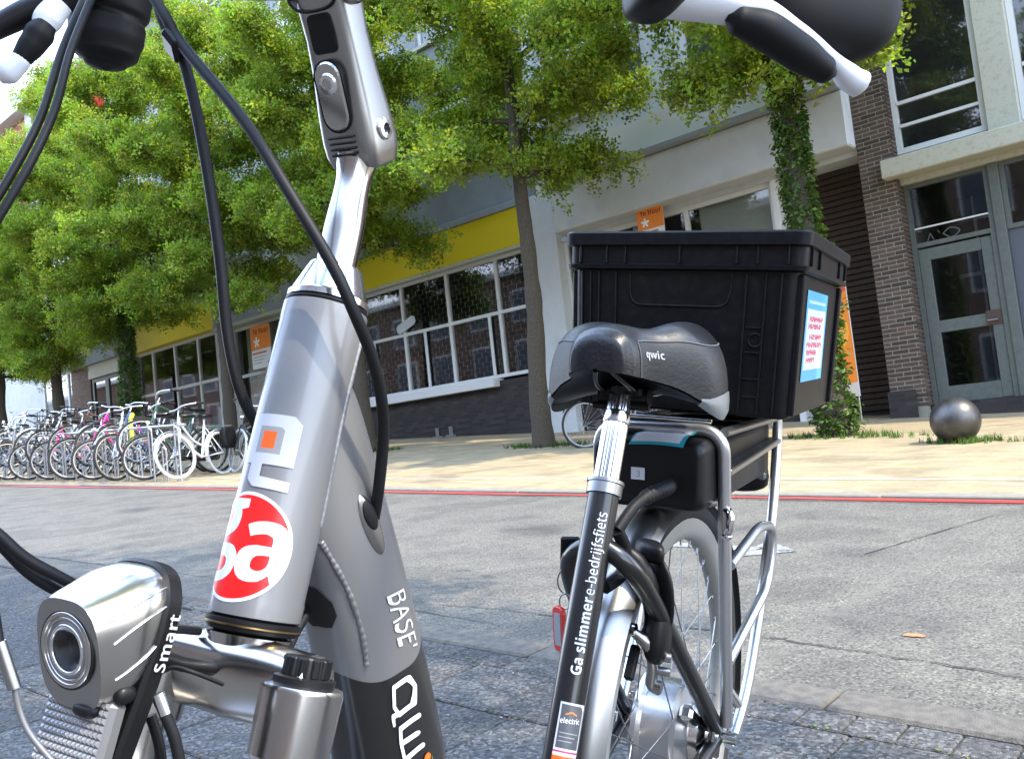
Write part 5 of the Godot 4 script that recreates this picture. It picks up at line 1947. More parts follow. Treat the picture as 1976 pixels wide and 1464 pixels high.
func bike_stem() -> void:
	# quill rising from the cone, its neck widening into the joint
	var mb := MB.new()
	var path := smooth(VV([[0.803, 0.612, 0], [0.788, 0.655, 0], [0.777, 0.690, 0], [0.770, 0.716, 0], [0.766, 0.738, 0]]), 8)
	var rows := []
	for i in path.size():
		var q := float(i) / (path.size() - 1)
		var rx := 0.0138 if q < 0.35 else lerpf(0.0138, 0.0120, smoothstep(0.35, 0.6, q)) + 0.006 * smoothstep(0.62, 1.0, q)
		var rz := 0.0142 if q < 0.3 else lerpf(0.0142, 0.0125, smoothstep(0.3, 0.55, q)) + 0.0075 * smoothstep(0.6, 1.0, q)
		var row := PackedVector3Array()
		for j in 28:
			var w := TAU * j / 28
			row.append(path[i] + Vector3(sin(w) * rx, 0.3 * sin(w) * rx, cos(w) * rz))
		rows.append(row)
	mb.grid(rows, true)
	put(bike, "quill", mb, mats.polished)
	# hinged arm: an axis frame from the joint to the clamp
	var j0 := V(0.7655, 0.737, 0)
	var k0 := V(0.805, 0.838, 0)
	var up := (k0 - j0).normalized()
	var fwd := up.cross(Vector3(0, 0, -1)).normalized()
	if fwd.x < 0:
		fwd = -fwd
	var fr := Basis(fwd, up, fwd.cross(up))
	var ax := Transform3D(fr, j0)
	var ln := j0.distance_to(k0)
	var arm := MB.new()
	var rws := []
	var prof := [[-0.0215, 0.010, 0.0175], [-0.019, 0.0175, 0.0205], [-0.010, 0.0205, 0.0225], [0.0, 0.0210, 0.0230], [0.020, 0.0195, 0.0222], [0.045, 0.0165, 0.0205], [0.070, 0.0155, 0.0195], [0.095, 0.0170, 0.0200], [0.112, 0.0195, 0.0215]]
	for p in prof:
		var row := PackedVector3Array()
		for j in 40:
			var w := TAU * j / 40
			row.append(ax * Vector3(signf(sin(w)) * pow(absf(sin(w)), 0.42) * p[1], p[0], signf(cos(w)) * pow(absf(cos(w)), 0.42) * p[2]))
		rws.append(row)
	arm.grid(rws, true)
	arm.fan(rws[0], -up)
	var a := put(bike, "stem_arm", arm, mats.satin_alloy)
	var recess := MB.new()
	recess.prism(rrect(0.020, 0.026, 0.004), -0.001, 0.0012, ax * Transform3D(Basis(Vector3(0, 0, -1), Vector3(0, 1, 0), Vector3(1, 0, 0)), Vector3(0.0162, 0.073, 0)), 0.0)
	put(a, "recess", recess, mats.black_plastic)
	var gap := MB.new()
	gap.prism(rrect(0.0245, 0.050, 0.012), -0.004, 0.0030, ax * Transform3D(Basis(Vector3(0, 0, -1), Vector3(0, 1, 0), Vector3(1, 0, 0)), Vector3(0.0185, 0.0315, 0)), 0.0)
	put(a, "plate_gap", gap, mats.black_plastic)
	var joint := MB.new()
	joint.tube(rounded([ax * Vector3(0.0195, 0.112, 0.0205), ax * Vector3(0.0180, 0.088, 0.0205), ax * Vector3(0.0178, 0.088, -0.0200), ax * Vector3(0.0195, 0.112, -0.0212)], 0.018, 8), 0.0011, 6)
	put(a, "clamp_gap", joint, mats.black_plastic)
	var plate := MB.new()
	plate.prism(rrect(0.0225, 0.048, 0.011), -0.004, 0.0042, ax * Transform3D(Basis(Vector3(0, 0, -1), Vector3(0, 1, 0), Vector3(1, 0, 0)), Vector3(0.0185, 0.0315, 0)), 0.0015)
	put(a, "locking_plate", plate, mats.polished)
	var face := ax * Transform3D(Basis(Vector3(0, 0, -1), Vector3(1, 0, 0), Vector3(0, -1, 0)), Vector3.ZERO)
	# bolts: a lathe whose axis points forward out of the arm
	for d in [[Vector3(0.0212, 0.040, 0.0), 0.0078, Vector3(1, 0, 0)], [Vector3(0.0190, 0.108, 0.0), 0.0072, Vector3(1, 0, 0)], [Vector3(0.0, 0.004, -0.0225), 0.0078, Vector3(0, 0, -1)]]:
		var n3: Vector3 = (fr * d[2]).normalized()
		var at: Vector3 = ax * d[0]
		var bm := MB.new()
		var r: float = d[1]
		bm.lathe([Vector2(r, -0.002), Vector2(r, 0.0016), Vector2(r * 0.86, 0.0028), Vector2(r * 0.52, 0.0030), Vector2(r * 0.50, 0.0006), Vector2(0.0, 0.0005)], axis_xf(at, at + n3), 24, 0.5)
		put(a, "bolt", bm, mats.chrome)
		var hx := MB.new()
		hx.lathe([Vector2(r * 0.50, 0.0008), Vector2(0.0, 0.0009)], axis_xf(at, at + n3), 6)
		put(a, "hex_socket", hx, mats.black_plastic)
	var ribs := MB.new()
	for k in 4:
		ribs.box(Vector3(0.004, 0.0016, 0.022), ax * Transform3D(Basis(), Vector3(0.0212, 0.0035 - 0.0040 * k, 0)), 0.0004)
	put(a, "rib", ribs, mats.black_plastic)
	# clamp and bar
	var cl := MB.new()
	cl.lathe([Vector2(0.0, -0.0245), Vector2(0.0185, -0.0245), Vector2(0.0205, -0.022), Vector2(0.0205, 0.022), Vector2(0.0185, 0.0245), Vector2(0.0, 0.0245)], axis_xf(k0, k0 + Vector3(0, 0, 1)), 36, 0.5)
	put(bike, "bar_clamp", cl, mats.satin_alloy)
	var bar := MB.new()
	bar.tube(smooth(VV([[0.755, 0.930, -0.293], [0.775, 0.900, -0.22], [0.800, 0.862, -0.13], [0.805, 0.8455, -0.06], [0.805, 0.838, 0.0], [0.805, 0.834, 0.06], [0.798, 0.8265, 0.10], [0.770, 0.838, 0.17], [0.720, 0.855, 0.225], [0.640, 0.853, 0.275]]), 8), 0.0125, 16)
	put(bike, "handlebar", bar, mats.satin_alloy)
	# left grip, seen from below: a broad paddle; lever in white and black
	var gl := MB.new()
	gl.blob(V(0.6010, 0.8375, 0.3010), Basis(Vector3(-0.027, -0.010, -0.046), Vector3(-0.010, 0.041, -0.006), Vector3(0.020, 0.004, -0.012)), 0.88, 32, 20)
	put(bike, "grip", gl, mats.black_rubber)
	var lv := MB.new()
	lv.tube(smooth(VV([[0.7150, 0.8232, 0.2010], [0.7037, 0.8230, 0.2167], [0.6824, 0.8196, 0.2466], [0.6658, 0.8175, 0.2674], [0.6494, 0.8052, 0.2889], [0.6294, 0.7899, 0.3069], [0.6155, 0.7782, 0.3192], [0.6096, 0.7743, 0.3257], [0.6070, 0.7722, 0.3285]]), 8), resample([0.013, 0.0150, 0.0135, 0.0085, 0.0062, 0.0062, 0.0092, 0.0098, 0.004], 65), 18)
	var lev := put(bike, "brake_lever", lv, mats.white_plastic)
	var ins := MB.new()
	ins.tube(smooth(VV([[0.6880, 0.8095, 0.2490], [0.6822, 0.8070, 0.2560], [0.6729, 0.8001, 0.2728], [0.6572, 0.7886, 0.2906], [0.6409, 0.7792, 0.3054], [0.6350, 0.7768, 0.3118]]), 8), resample([0.003, 0.0100, 0.0130, 0.0125, 0.0095, 0.003], 41), 18)
	put(lev, "lever_pad", ins, mats.black_rubber)
	var lb := MB.new()
	lb.blob(V(0.7290, 0.8190, 0.2130), Basis(Vector3(0.022, 0.002, -0.022), Vector3(0.0, 0.016, 0), Vector3(0.012, 0, 0.012)), 0.7)
	put(bike, "lever_mount", lb, mats.black_plastic)
	# right grip and lever
	var gr := MB.new()
	gr.tube(smooth(VV([[0.7400, 0.9400, -0.2925], [0.7414, 0.9300, -0.2933], [0.7442, 0.9020, -0.2958], [0.7460, 0.8830, -0.297], [0.7465, 0.8760, -0.2975], [0.7470, 0.8700, -0.298], [0.7477, 0.8590, -0.2983], [0.7482, 0.8440, -0.2987], [0.7486, 0.8350, -0.299], [0.7488, 0.8295, -0.299]]), 6), resample([0.033, 0.035, 0.0355, 0.0345, 0.0310, 0.0325, 0.0318, 0.0275, 0.018, 0.002], 55), 26)
	put(bike, "grip", gr, mats.black_rubber)
	lv = MB.new()
	lv.tube(smooth(VV([[0.800, 0.870, -0.288], [0.8077, 0.8557, -0.2937], [0.8125, 0.8455, -0.2945]]), 6), resample([0.010, 0.0115, 0.0085], 13), 16)
	lv.tube(smooth(VV([[0.8245, 0.8215, -0.3030], [0.8268, 0.8168, -0.3045], [0.8332, 0.8075, -0.3114], [0.8374, 0.8020, -0.3167]]), 6), resample([0.006, 0.0085, 0.0105, 0.006], 19), 16)
	lev = put(bike, "brake_lever", lv, mats.white_plastic)
	ins = MB.new()
	ins.tube(smooth(VV([[0.8107, 0.8500, -0.2922], [0.8150, 0.8410, -0.2950], [0.8191, 0.8320, -0.2980], [0.8268, 0.8168, -0.3045]]), 8), resample([0.0085, 0.0115, 0.0105, 0.0075], 25), 16)
	put(lev, "lever_pad", ins, mats.black_rubber)
	var rb := MB.new()
	rb.tube(smooth(VV([[0.8340, 0.8432, -0.3315], [0.8107, 0.8644, -0.3110], [0.7830, 0.8840, -0.2818], [0.770, 0.900, -0.262]]), 6), resample([0.009, 0.011, 0.012, 0.014], 19), 14)
	put(bike, "lever_mount", rb, mats.black_plastic)


func resample(v: Array, count: int) -> Array:
	var out := []
	for i in count:
		var q := float(i) / (count - 1) * (v.size() - 1)
		var k := mini(int(q), v.size() - 2)
		out.append(lerpf(v[k], v[k + 1], smoothstep(0.0, 1.0, q - k)))
	return out


func bike_light() -> void:
	# nose forward; the housing narrows to a round lens, a prism reflector hangs below
	var lamp := Node3D.new()
	lamp.name = "headlight"
	bike.add_child(lamp, true)
	var body := MB.new()
	var rows := []
	for p in [[0.9720, 0.4335, 0.0302, 0.0275, 0.38], [0.9735, 0.4335, 0.0315, 0.0290, 0.38], [0.9795, 0.4330, 0.0328, 0.0300, 0.32], [0.9860, 0.4318, 0.0326, 0.0296, 0.20], [0.9925, 0.4298, 0.0314, 0.0280, 0.06], [0.9985, 0.4285, 0.0306, 0.0262, -0.05], [1.0035, 0.4278, 0.0298, 0.0248, -0.08], [1.0055, 0.4275, 0.0292, 0.0242, -0.08]]:
		var row := PackedVector3Array()
		for j in 48:
			var w := TAU * j / 48
			var dy: float = p[2] * signf(sin(w)) * pow(absf(sin(w)), 0.66)
			row.append(V(p[0] - p[4] * dy, p[1] + dy, p[3] * signf(cos(w)) * pow(absf(cos(w)), 0.66)))
		rows.append(row)
	body.grid(rows, true, true)
	var shell := put(lamp, "housing", body, mats.polished)
	var face := MB.new()
	var hole := PackedVector3Array()
	for j in 48:
		var w := TAU * j / 48
		hole.append(V(1.0062, 0.4302 + 0.0120 * sin(w), 0.0120 * cos(w)))
	face.grid([rows[7], hole], true, true)
	put(lamp, "bezel", face, mats.satin_alloy)
	for d in [[0.0198, 0.0010, "black_plastic"], [0.0184, 0.0015, "polished"], [0.0160, 0.0012, "polished"], [0.0140, 0.0010, "grey_paint"], [0.0122, 0.0013, "chrome"]]:
		var rg := MB.new()
		rg.tube(turned_ring(V(1.0062, 0.4302, 0), d[0], 40), d[1], 8, false, true)
		put(lamp, "lens_ring", rg, mats[d[2]])
	var cup := MB.new()
	cup.lathe([Vector2(0.0, -0.012), Vector2(0.006, -0.010), Vector2(0.0119, -0.0002)], axis_xf(V(1.0062, 0.4302, 0), V(1.05, 0.4300, 0)), 32)
	put(lamp, "bulb_cup", cup, mats.black_plastic)
	cup = MB.new()
	cup.blob(V(0.998, 0.4275, 0.003), Basis(Vector3(0.002, 0, 0), Vector3(0, 0.002, 0), Vector3(0, 0, 0.002)))
	put(lamp, "bulb", cup, mats.white_plastic)
	var lens := MB.new()
	lens.lathe([Vector2(0.0120, 0.0008), Vector2(0.0100, 0.0030), Vector2(0.0060, 0.0046), Vector2(0.0, 0.0052)], axis_xf(V(1.0062, 0.4302, 0), V(1.05, 0.4300, 0)), 32)
	put(lamp, "lens", lens, mats.clear_lens)
	for s in [-1.0, 1.0]:     # pressed grooves on the side of the shell
		for k in 3:
			var gr := MB.new()
			var ang := 0.62 - 0.36 * k
			var pts := PackedVector3Array()
			for i in 5:
				var row: PackedVector3Array = rows[i + 1]
				var q := fposmod(ang - 0.04 * i if s > 0.0 else PI - ang + 0.04 * i, TAU) / TAU * 48.0
				pts.append(row[int(q) % 48].lerp(row[(int(q) + 1) % 48], q - int(q)) + Vector3(0, 0.0002, -0.0003 * s))
			gr.tube(smooth(Array(pts), 3), 0.0007, 6)
			put(shell, "groove", gr, mats.chrome)
	var sw := MB.new()
	sw.blob(V(1.000, 0.3990, 0.008), Basis(Vector3(0.006, 0, 0), Vector3(0, 0.004, 0), Vector3(0, 0, 0.009)), 0.8)
	sw.blob(V(0.991, 0.4060, 0.0240), Basis(Vector3(0.006, 0, 0), Vector3(0, 0.005, 0), Vector3(0, 0, 0.004)), 0.9)
	put(lamp, "switch", sw, mats.black_plastic)
	# black back band leaning forward at its foot
	var bandm := MB.new()
	var xf := Transform3D(Basis(Vector3(0, 0, -1), Vector3(-0.35, 0.937, 0).normalized(), Vector3(0.937, 0.35, 0).normalized()), V(0.9745, 0.4335, 0))
	var poly := PackedVector2Array()
	for p in [[-0.015, -0.118], [0.015, -0.118], [0.0255, -0.050], [0.0300, -0.012], [0.0308, 0.010], [0.0285, 0.022], [0.0215, 0.0325], [0.010, 0.0365], [-0.010, 0.0365], [-0.0215, 0.0325], [-0.0285, 0.022], [-0.0308, 0.010], [-0.0300, -0.012], [-0.0255, -0.050]]:
		poly.append(Vector2(p[0], p[1]))
	poly = soften(poly)
	bandm.prism(poly, -0.0125, 0.000, xf, 0.002)
	var band := put(lamp, "back_band", bandm, mats.black_plastic)
	var si := new_img(64, 256)
	img_text(si, "Smart", 66.0, Vector2(56, 250), lin(0.50, 0.50, 0.50), -PI / 2, true, 1.25)
	var su := func(s: float, t: float) -> Vector3: return xf * Vector3(0.0296 + 0.0016 * sin(s * PI * 0.5), lerpf(-0.020, 0.013, s), lerpf(-0.0015, -0.0112, t))
	make_print(band, "lettering", su, 0.0, 1.0, 0.0, 1.0, 0.0004, print_mat("lamp_print", si, 0.5))
	# reflector of small prisms in a dark frame
	var pf := MB.new()
	var pxf := xf * Transform3D(Basis(), Vector3(0, -0.074, 0.0005))
	pf.box(Vector3(0.050, 0.078, 0.011), pxf * Transform3D(Basis(), Vector3(0, 0, 0.006)), 0.003)
	put(lamp, "reflector_frame", pf, mats.grey_paint)
	var prisms := MB.new()
	for i in 14:
		for j in 21:
			var c := Vector3(-0.0215 + i * 0.0033, -0.036 + j * 0.0036, 0.0118)
			var h := 0.0016
			var tip := pxf * (c + Vector3(0, 0, 0.0015))
			var q: Array[Vector3] = [pxf * (c + Vector3(-h, -h, 0)), pxf * (c + Vector3(h, -h, 0)), pxf * (c + Vector3(h, h, 0)), pxf * (c + Vector3(-h, h, 0))]
			for k in 4:
				var e1 := q[k]
				var e2 := q[(k + 1) % 4]
				var nn := (e2 - e1).cross(tip - e1).normalized()
				prisms.trin(e1, e2, tip, nn if nn.x > 0.0 else -nn)
	put(lamp, "reflector", prisms, mats.prism_plastic, Transform3D(), "stuff")
	var arm := MB.new()
	arm.tube(smooth(VV([[0.966, 0.420, 0], [0.935, 0.400, 0], [0.900, 0.385, 0]]), 5), 0.0045, 10)
	put(lamp, "bracket", arm, mats.black_plastic)


func soften(poly: PackedVector2Array) -> PackedVector2Array:
	for k in 2:        # cut every corner twice
		var out := PackedVector2Array()
		for i in poly.size():
			var a := poly[i]
			var b := poly[(i + 1) % poly.size()]
			out.append(a.lerp(b, 0.25))
			out.append(a.lerp(b, 0.75))
		poly = out
	return poly


func turned_ring(c: Vector3, r: float, count: int) -> PackedVector3Array:
	var out := PackedVector3Array()
	for i in count:
		var a := TAU * i / count
		out.append(c + Vector3(0, cos(a), sin(a)) * r)
	return out


func bike_saddle() -> void:
	var sa := saddle_at
	var root := Node3D.new()
	root.name = "saddle"
	bike.add_child(root, true)
	var seam := 0.60
	var top := MB.new()
	top.grid(rows_of(sa, 0.0, 1.0, -seam, seam, 110, 40), false, true)
	put(root, "top_cover", top, mats.saddle_vinyl)
	for s in [-1.0, 1.0]:
		var side := MB.new()
		var rows := []
		for i in 41:
			var q := lerpf(0.0, 0.86, i / 40.0)
			var row := PackedVector3Array()
			for j in 13:
				row.append(saddle_at(q, s * lerpf(seam, 1.0, j / 12.0)))
			rows.append(row)
		side.grid(rows, false, s > 0.0)
		put(root, "side_panel", side, mats.saddle_side)
		var nose := MB.new()
		rows = []
		for i in 25:
			var q := lerpf(0.86, 1.0, sqrt(i / 24.0))
			var row := PackedVector3Array()
			for j in 9:
				row.append(saddle_at(q, s * lerpf(seam, 1.0, j / 8.0)))
			rows.append(row)
		nose.grid(rows, false, s > 0.0)
		put(root, "nose_side", nose, mats.saddle_vinyl)
		var st := MB.new()
		var pts := PackedVector3Array()
		for i in 50:
			pts.append(saddle_at(lerpf(0.02, 0.86, i / 49.0), s * seam) + Vector3(0, 0.0004, -s * 0.0004))
		st.tube(pts, 0.0011, 6)
		var e := PackedVector3Array()
		for i in 8:
			e.append(saddle_at(0.86, s * lerpf(seam, 1.0, i / 7.0)) + Vector3(0.0003, 0, -s * 0.0003))
		st.tube(e, 0.0010, 6)
		put(root, "seam", st, mats.stitch)
		var tip := MB.new()
		rows = []
		for i in 13:
			var q := lerpf(0.14, 0.60, i / 12.0)
			var row := PackedVector3Array()
			var b := saddle_at(q, s * 1.0)
			var hgt := 0.023 * sin(PI * i / 12.0)
			var out: float = -s * 0.0012
			row.append(b + Vector3(0, hgt + 0.002, out))
			row.append(b + Vector3(0, hgt * 0.5, out * 1.5))
			row.append(b + Vector3(0, -0.002, out))
			row.append(b + Vector3(0, -0.006 - hgt * 0.25, -out * 3.0))
			rows.append(row)
		tip.grid(rows, false, s > 0.0)
		put(root, "corner_trim", tip, mats.saddle_tip)
	var rear := MB.new()
	var rr := rows_of(sa, 0.0, 0.001, -1.0, 1.0, 1, 30)
	rear.fan(rr[0], Vector3(-1, 0, 0))
	put(root, "back_face", rear, mats.saddle_side)
	var sh := MB.new()
	var rows2 := []
	for i in 31:
		var q := lerpf(0.03, 0.97, i / 30.0)
		var row := PackedVector3Array()
		for j in 17:
			var t := lerpf(-1.0, 1.0, j / 16.0)
			var b := saddle_at(q, signf(t) if t != 0.0 else 1.0)
			var o2 := saddle_at(q, -1.0).lerp(saddle_at(q, 1.0), 0.5 + 0.5 * t * 0.985)
			row.append(Vector3(o2.x, b.y + 0.004 + 0.030 * (1.0 - t * t) * (1.0 - 0.85 * q) - 0.006 * absf(t), o2.z))
		rows2.append(row)
	sh.grid(rows2, false, false)
	put(root, "base_shell", sh, mats.black_plastic)
	# rails, springs and clamp
	for s in [-1.0, 1.0]:
		var r := MB.new()
		r.tube(smooth(VV([[0.285, 0.553, 0.010 * s], [0.255, 0.535, 0.020 * s], [0.21, 0.521, 0.022 * s], [0.15, 0.520, 0.030 * s], [0.09, 0.540, 0.060 * s]]), 6), 0.0036, 8)
		put(root, "rail", r, mats.black_paint)
		var el := MB.new()
		el.blob(V(0.10, 0.530, 0.055 * s), Basis(Vector3(0.016, 0, 0), Vector3(0, 0.020, 0), Vector3(0, 0, 0.016)), 0.8)
		put(root, "elastomer", el, mats.black_rubber)
	var cl := MB.new()
	cl.bar(V(0.208, 0.5165, -0.034), V(0.208, 0.5165, 0.034), 0.0125, 20)
	cl.box(Vector3(0.040, 0.016, 0.058), Transform3D(Basis(), V(0.208, 0.524, 0)), 0.004)
	cl.bar(V(0.222, 0.505, 0.038), V(0.222, 0.505, -0.038), 0.0045)
	put(root, "saddle_clamp", cl, mats.black_plastic)
	var gi := new_img(160, 96)
	img_text(gi, "qwic", 60.0, Vector2(14, 70), lin(0.42, 0.43, 0.45), 0.0, true)
	var gs := func(s: float, t: float) -> Vector3: return saddle_at(lerpf(0.83, 0.725, t), lerpf(0.90, 0.70, s))
	make_print(root, "lettering", gs, 0.0, 1.0, 0.0, 1.0, 0.0007, print_mat("saddle_print", gi, 0.5))


func bike_rear() -> void:
	# rear wheel
	var c := V(0, 0, 0)
	var t := MB.new()
	t.tube(ring_pts(0.332, c, 72), 0.0215, 14, false, true)
	var w := put(bike, "rear_wheel", t, mats.tyre_black)
	var rim := MB.new()
	var rows := []
	for k in 73:
		var a := TAU * k / 72
		var row := PackedVector3Array()
		for p in [[0.318, -0.0165], [0.3175, -0.0172], [0.300, -0.0165], [0.288, -0.0120], [0.2835, 0.0], [0.288, 0.0120], [0.300, 0.0165], [0.3175, 0.0172], [0.318, 0.0165]]:
			row.append(c + Vector3(cos(a) * p[0], sin(a) * p[0], p[1]))
		rows.append(row)
	rim.grid(rows)
	put(w, "rim", rim, mats.rim_grey)
	var sp := MB.new()
	for i in 36:
		var a := TAU * i / 36
		var side := 0.030 * (1 if i % 2 else -1)
		var lead := 0.55 if i % 4 < 2 else -0.55
		sp.bar(c + Vector3(cos(a + lead), sin(a + lead), 0) * 0.078 + Vector3(0, 0, side), c + Vector3(cos(a), sin(a), 0) * 0.286, 0.0011, 5, false)
		sp.bar(c + Vector3(cos(a), sin(a), 0) * 0.274, c + Vector3(cos(a), sin(a), 0) * 0.286, 0.0021, 6)
	put(w, "spokes", sp, mats.satin_alloy, Transform3D(), "stuff")
	var hub := MB.new()
	hub.lathe([Vector2(0.0, -0.058), Vector2(0.018, -0.058), Vector2(0.024, -0.046), Vector2(0.060, -0.038), Vector2(0.083, -0.034), Vector2(0.084, -0.026), Vector2(0.072, -0.022), Vector2(0.072, 0.022), Vector2(0.084, 0.026), Vector2(0.083, 0.034), Vector2(0.060, 0.038), Vector2(0.024, 0.046), Vector2(0.018, 0.058), Vector2(0.0, 0.058)], axis_xf(c, c + Vector3(0, 0, 1)), 44, 0.5)
	put(w, "hub_motor", hub, mats.silver_tube)
	var br := MB.new()
	br.lathe([Vector2(0.0, 0.040), Vector2(0.045, 0.040), Vector2(0.048, 0.044), Vector2(0.044, 0.056), Vector2(0.020, 0.062), Vector2(0.012, 0.080), Vector2(0.0, 0.081)], axis_xf(c, c + Vector3(0, 0, -1)), 30, 0.5)
	br.box(Vector3(0.05, 0.022, 0.02), Transform3D(Basis(Vector3.BACK, 0.6), V(0.052, 0.045, 0.048)), 0.005)
	put(w, "hub_cap", br, mats.chrome)
	# mudguard
	var g := MB.new()
	rows = []
	for i in 41:
		var a := lerpf(-0.22, 3.35, i / 40.0)
		var row := PackedVector3Array()
		for j in 11:
			var z := lerpf(-0.029, 0.029, j / 10.0)
			row.append(c + Vector3(cos(a), sin(a), 0) * (0.3655 - 22.0 * z * z) + Vector3(0, 0, z))
		rows.append(row)
	g.grid(rows)
	put(bike, "rear_mudguard", g, mats.satin_alloy)
	# ring lock at the seat stays: a black horseshoe with its housing
	var lk := MB.new()
	var lp := PackedVector3Array()
	for i in 23:
		var a := lerpf(-2.35, 2.35, i / 22.0)
		lp.append(V(0.228, 0.247, 0) + Vector3(0.018 * (1.0 - cos(a)) * -0.3, cos(a) * 0.062 + 0.01, sin(a) * -0.046))
	lk.tube(lp, resample([0.003, 0.011, 0.0115, 0.0115, 0.0115, 0.011, 0.003], 23), 12)
	lk.blob(V(0.198, 0.262, 0.045), Basis(Vector3(0.020, -0.006, -0.014), Vector3(0.006, 0.050, 0), Vector3(0.010, 0, -0.024)), 0.85, 22, 14)
	lk.blob(V(0.205, 0.318, 0.036), Basis(Vector3(0.020, 0, -0.008), Vector3(0, 0.014, 0), Vector3(0.006, 0, -0.022)), 0.7)
	lk.blob(V(0.215, 0.218, 0.052), Basis(Vector3(0.024, 0.008, 0), Vector3(-0.012, 0.040, 0), Vector3(0, 0, 0.017)), 0.8)
	lk.blob(V(0.205, 0.245, -0.040), Basis(Vector3(0.024, 0.008, 0), Vector3(-0.012, 0.042, 0), Vector3(0, 0, 0.017)), 0.8)
	lk.blob(V(0.205, 0.272, 0.046), Basis(Vector3(0.014, 0, 0), Vector3(0, 0.012, 0), Vector3(0, 0, 0.012)), 0.7)
	put(bike, "ring_lock", lk, mats.black_plastic)
	# rim brake on its arms
	for s in [-1.0, 1.0]:
		var b := MB.new()
		b.tube(smooth(VV([[0.245, 0.222, 0.030 * s], [0.236, 0.205, 0.046 * s], [0.222, 0.175, 0.048 * s], [0.214, 0.148, 0.044 * s], [0.205, 0.135, 0.052 * s]]), 6), resample([0.006, 0.0085, 0.007, 0.008, 0.005], 25), 10)
		b.bar(V(0.222, 0.188, 0.044 * s), V(0.215, 0.186, 0.070 * s), 0.0065)
		b.bar(V(0.218, 0.168, 0.044 * s), V(0.212, 0.166, 0.068 * s), 0.006)
		b.bar(V(0.214, 0.147, 0.040 * s), V(0.214, 0.147, 0.058 * s), 0.007)
		put(bike, "brake_arm", b, mats.satin_alloy)
		var pad := MB.new()
		pad.box(Vector3(0.045, 0.011, 0.012), Transform3D(Basis(Vector3.BACK, -0.9), V(0.238, 0.180, 0.026 * s)), 0.002)
		put(bike, "brake_pad", pad, mats.black_rubber)
	var bw := MB.new()
	bw.bar(V(0.248, 0.226, -0.034), V(0.248, 0.226, 0.034), 0.0085, 12)
	put(bike, "brake_bridge", bw, mats.chrome)
	# luggage rack
	var rk := Node3D.new()
	rk.name = "luggage_rack"
	bike.add_child(rk, true)
	var hoop := MB.new()
	hoop.tube(rounded(VV([[0.004, 0.022, 0.090], [0.068, 0.464, 0.094], [0.068, 0.464, -0.094], [0.004, 0.022, -0.090]]), 0.035, 8), 0.0096, 14)
	put(rk, "front_hoop", hoop, mats.silver_tube)
	var r2 := MB.new()
	r2.bar(V(0.062, 0.480, -0.075), V(0.062, 0.476, 0.075), 0.0035)
	put(rk, "wire_rail", r2, mats.chrome)
	for s in [-1.0, 1.0]:
		var rs := MB.new()
		rs.tube(smooth(VV([[-0.285, 0.458, 0.097 * s], [-0.275, 0.40, 0.099 * s], [-0.22, 0.27, 0.102 * s], [-0.10, 0.06, 0.098 * s], [-0.015, -0.018, 0.090 * s]]), 8), 0.0088, 12)
		put(rk, "rear_stay", rs, mats.silver_tube)
		var beam := MB.new()
		var b0 := V(0.055, 0.405, 0.092 * s)
		var b1 := V(-0.278, 0.418, 0.095 * s)
		beam.box(Vector3(0.010, b0.distance_to(b1), 0.022), axis_xf(b0, b1) * Transform3D(Basis(Vector3.UP, 0.0), Vector3(0, b0.distance_to(b1) / 2, 0)), 0.002)
		put(rk, "side_beam", beam, mats.satin_alloy)
		var top := MB.new()
		top.tube(rounded(VV([[0.066, 0.462, 0.094 * s], [-0.29, 0.458, 0.097 * s]]), 0.01), 0.0068, 10)
		put(rk, "top_rail", top, mats.satin_alloy)
		var pl := MB.new()
		pl.tube(rounded(VV([[0.008, 0.262, 0.092 * s], [-0.13, 0.297, 0.104 * s], [-0.195, 0.285, 0.112 * s], [-0.190, 0.235, 0.112 * s], [-0.165, 0.185, 0.108 * s], [0.005, 0.118, 0.091 * s]]), 0.03, 8), 0.0080, 12)
		put(rk, "pannier_hoop", pl, mats.silver_tube)
		var pg := MB.new()
		pg.tube(rounded(VV([[0.050, 0.352, 0.090 * s], [0.066, 0.352, 0.106 * s], [0.070, 0.330, 0.106 * s], [0.062, 0.318, 0.100 * s]]), 0.012, 4), 0.006, 10)
		pg.blob(V(0.062, 0.316, 0.100 * s), Basis(Vector3(0.008, 0, 0), Vector3(0, 0.006, 0), Vector3(0, 0, 0.008)))
		pg.bar(V(0.004, 0.075, 0.092 * s), V(-0.01, 0.05, 0.104 * s), 0.007)
		put(rk, "strap_peg", pg, mats.chrome)
		var bolt := MB.new()
		bolt.bar(V(-0.004, 0.0, 0.082 * s), V(-0.004, 0.0, 0.104 * s), 0.009, 6)
		put(rk, "axle_nut", bolt, mats.chrome)
	var cross := MB.new()
	for x in [-0.06, -0.17, -0.28]:
		cross.bar(V(x, 0.458, -0.094), V(x, 0.458, 0.094), 0.0055)
		put(rk, "cross_bar", cross, mats.satin_alloy)
		cross = MB.new()
	cross.tube(smooth(VV([[0.075, 0.364, 0.088], [0.088, 0.358, 0.045], [0.090, 0.356, 0.0], [0.088, 0.358, -0.045], [0.075, 0.364, -0.088]]), 5), 0.0042, 8)
	put(rk, "battery_stay", cross, mats.satin_alloy)
	# battery with rounded front edges
	var bat := MB.new()
	rows = []
	for p in [[0.124, 0.030, 0.062], [0.126, 0.040, 0.072], [0.124, 0.0455, 0.0775], [0.112, 0.0485, 0.0825], [0.08, 0.0495, 0.0840], [-0.28, 0.0495, 0.0840], [-0.285, 0.046, 0.080]]:
		var row := PackedVector3Array()
		for q in rrect(p[2] * 2, p[1] * 2, 0.016, 4):
			row.append(V(p[0], 0.4045 + q.y, q.x))
		rows.append(row)
	bat.grid(rows, true, true)
	bat.fan(rows[0], Vector3(1, 0, 0))
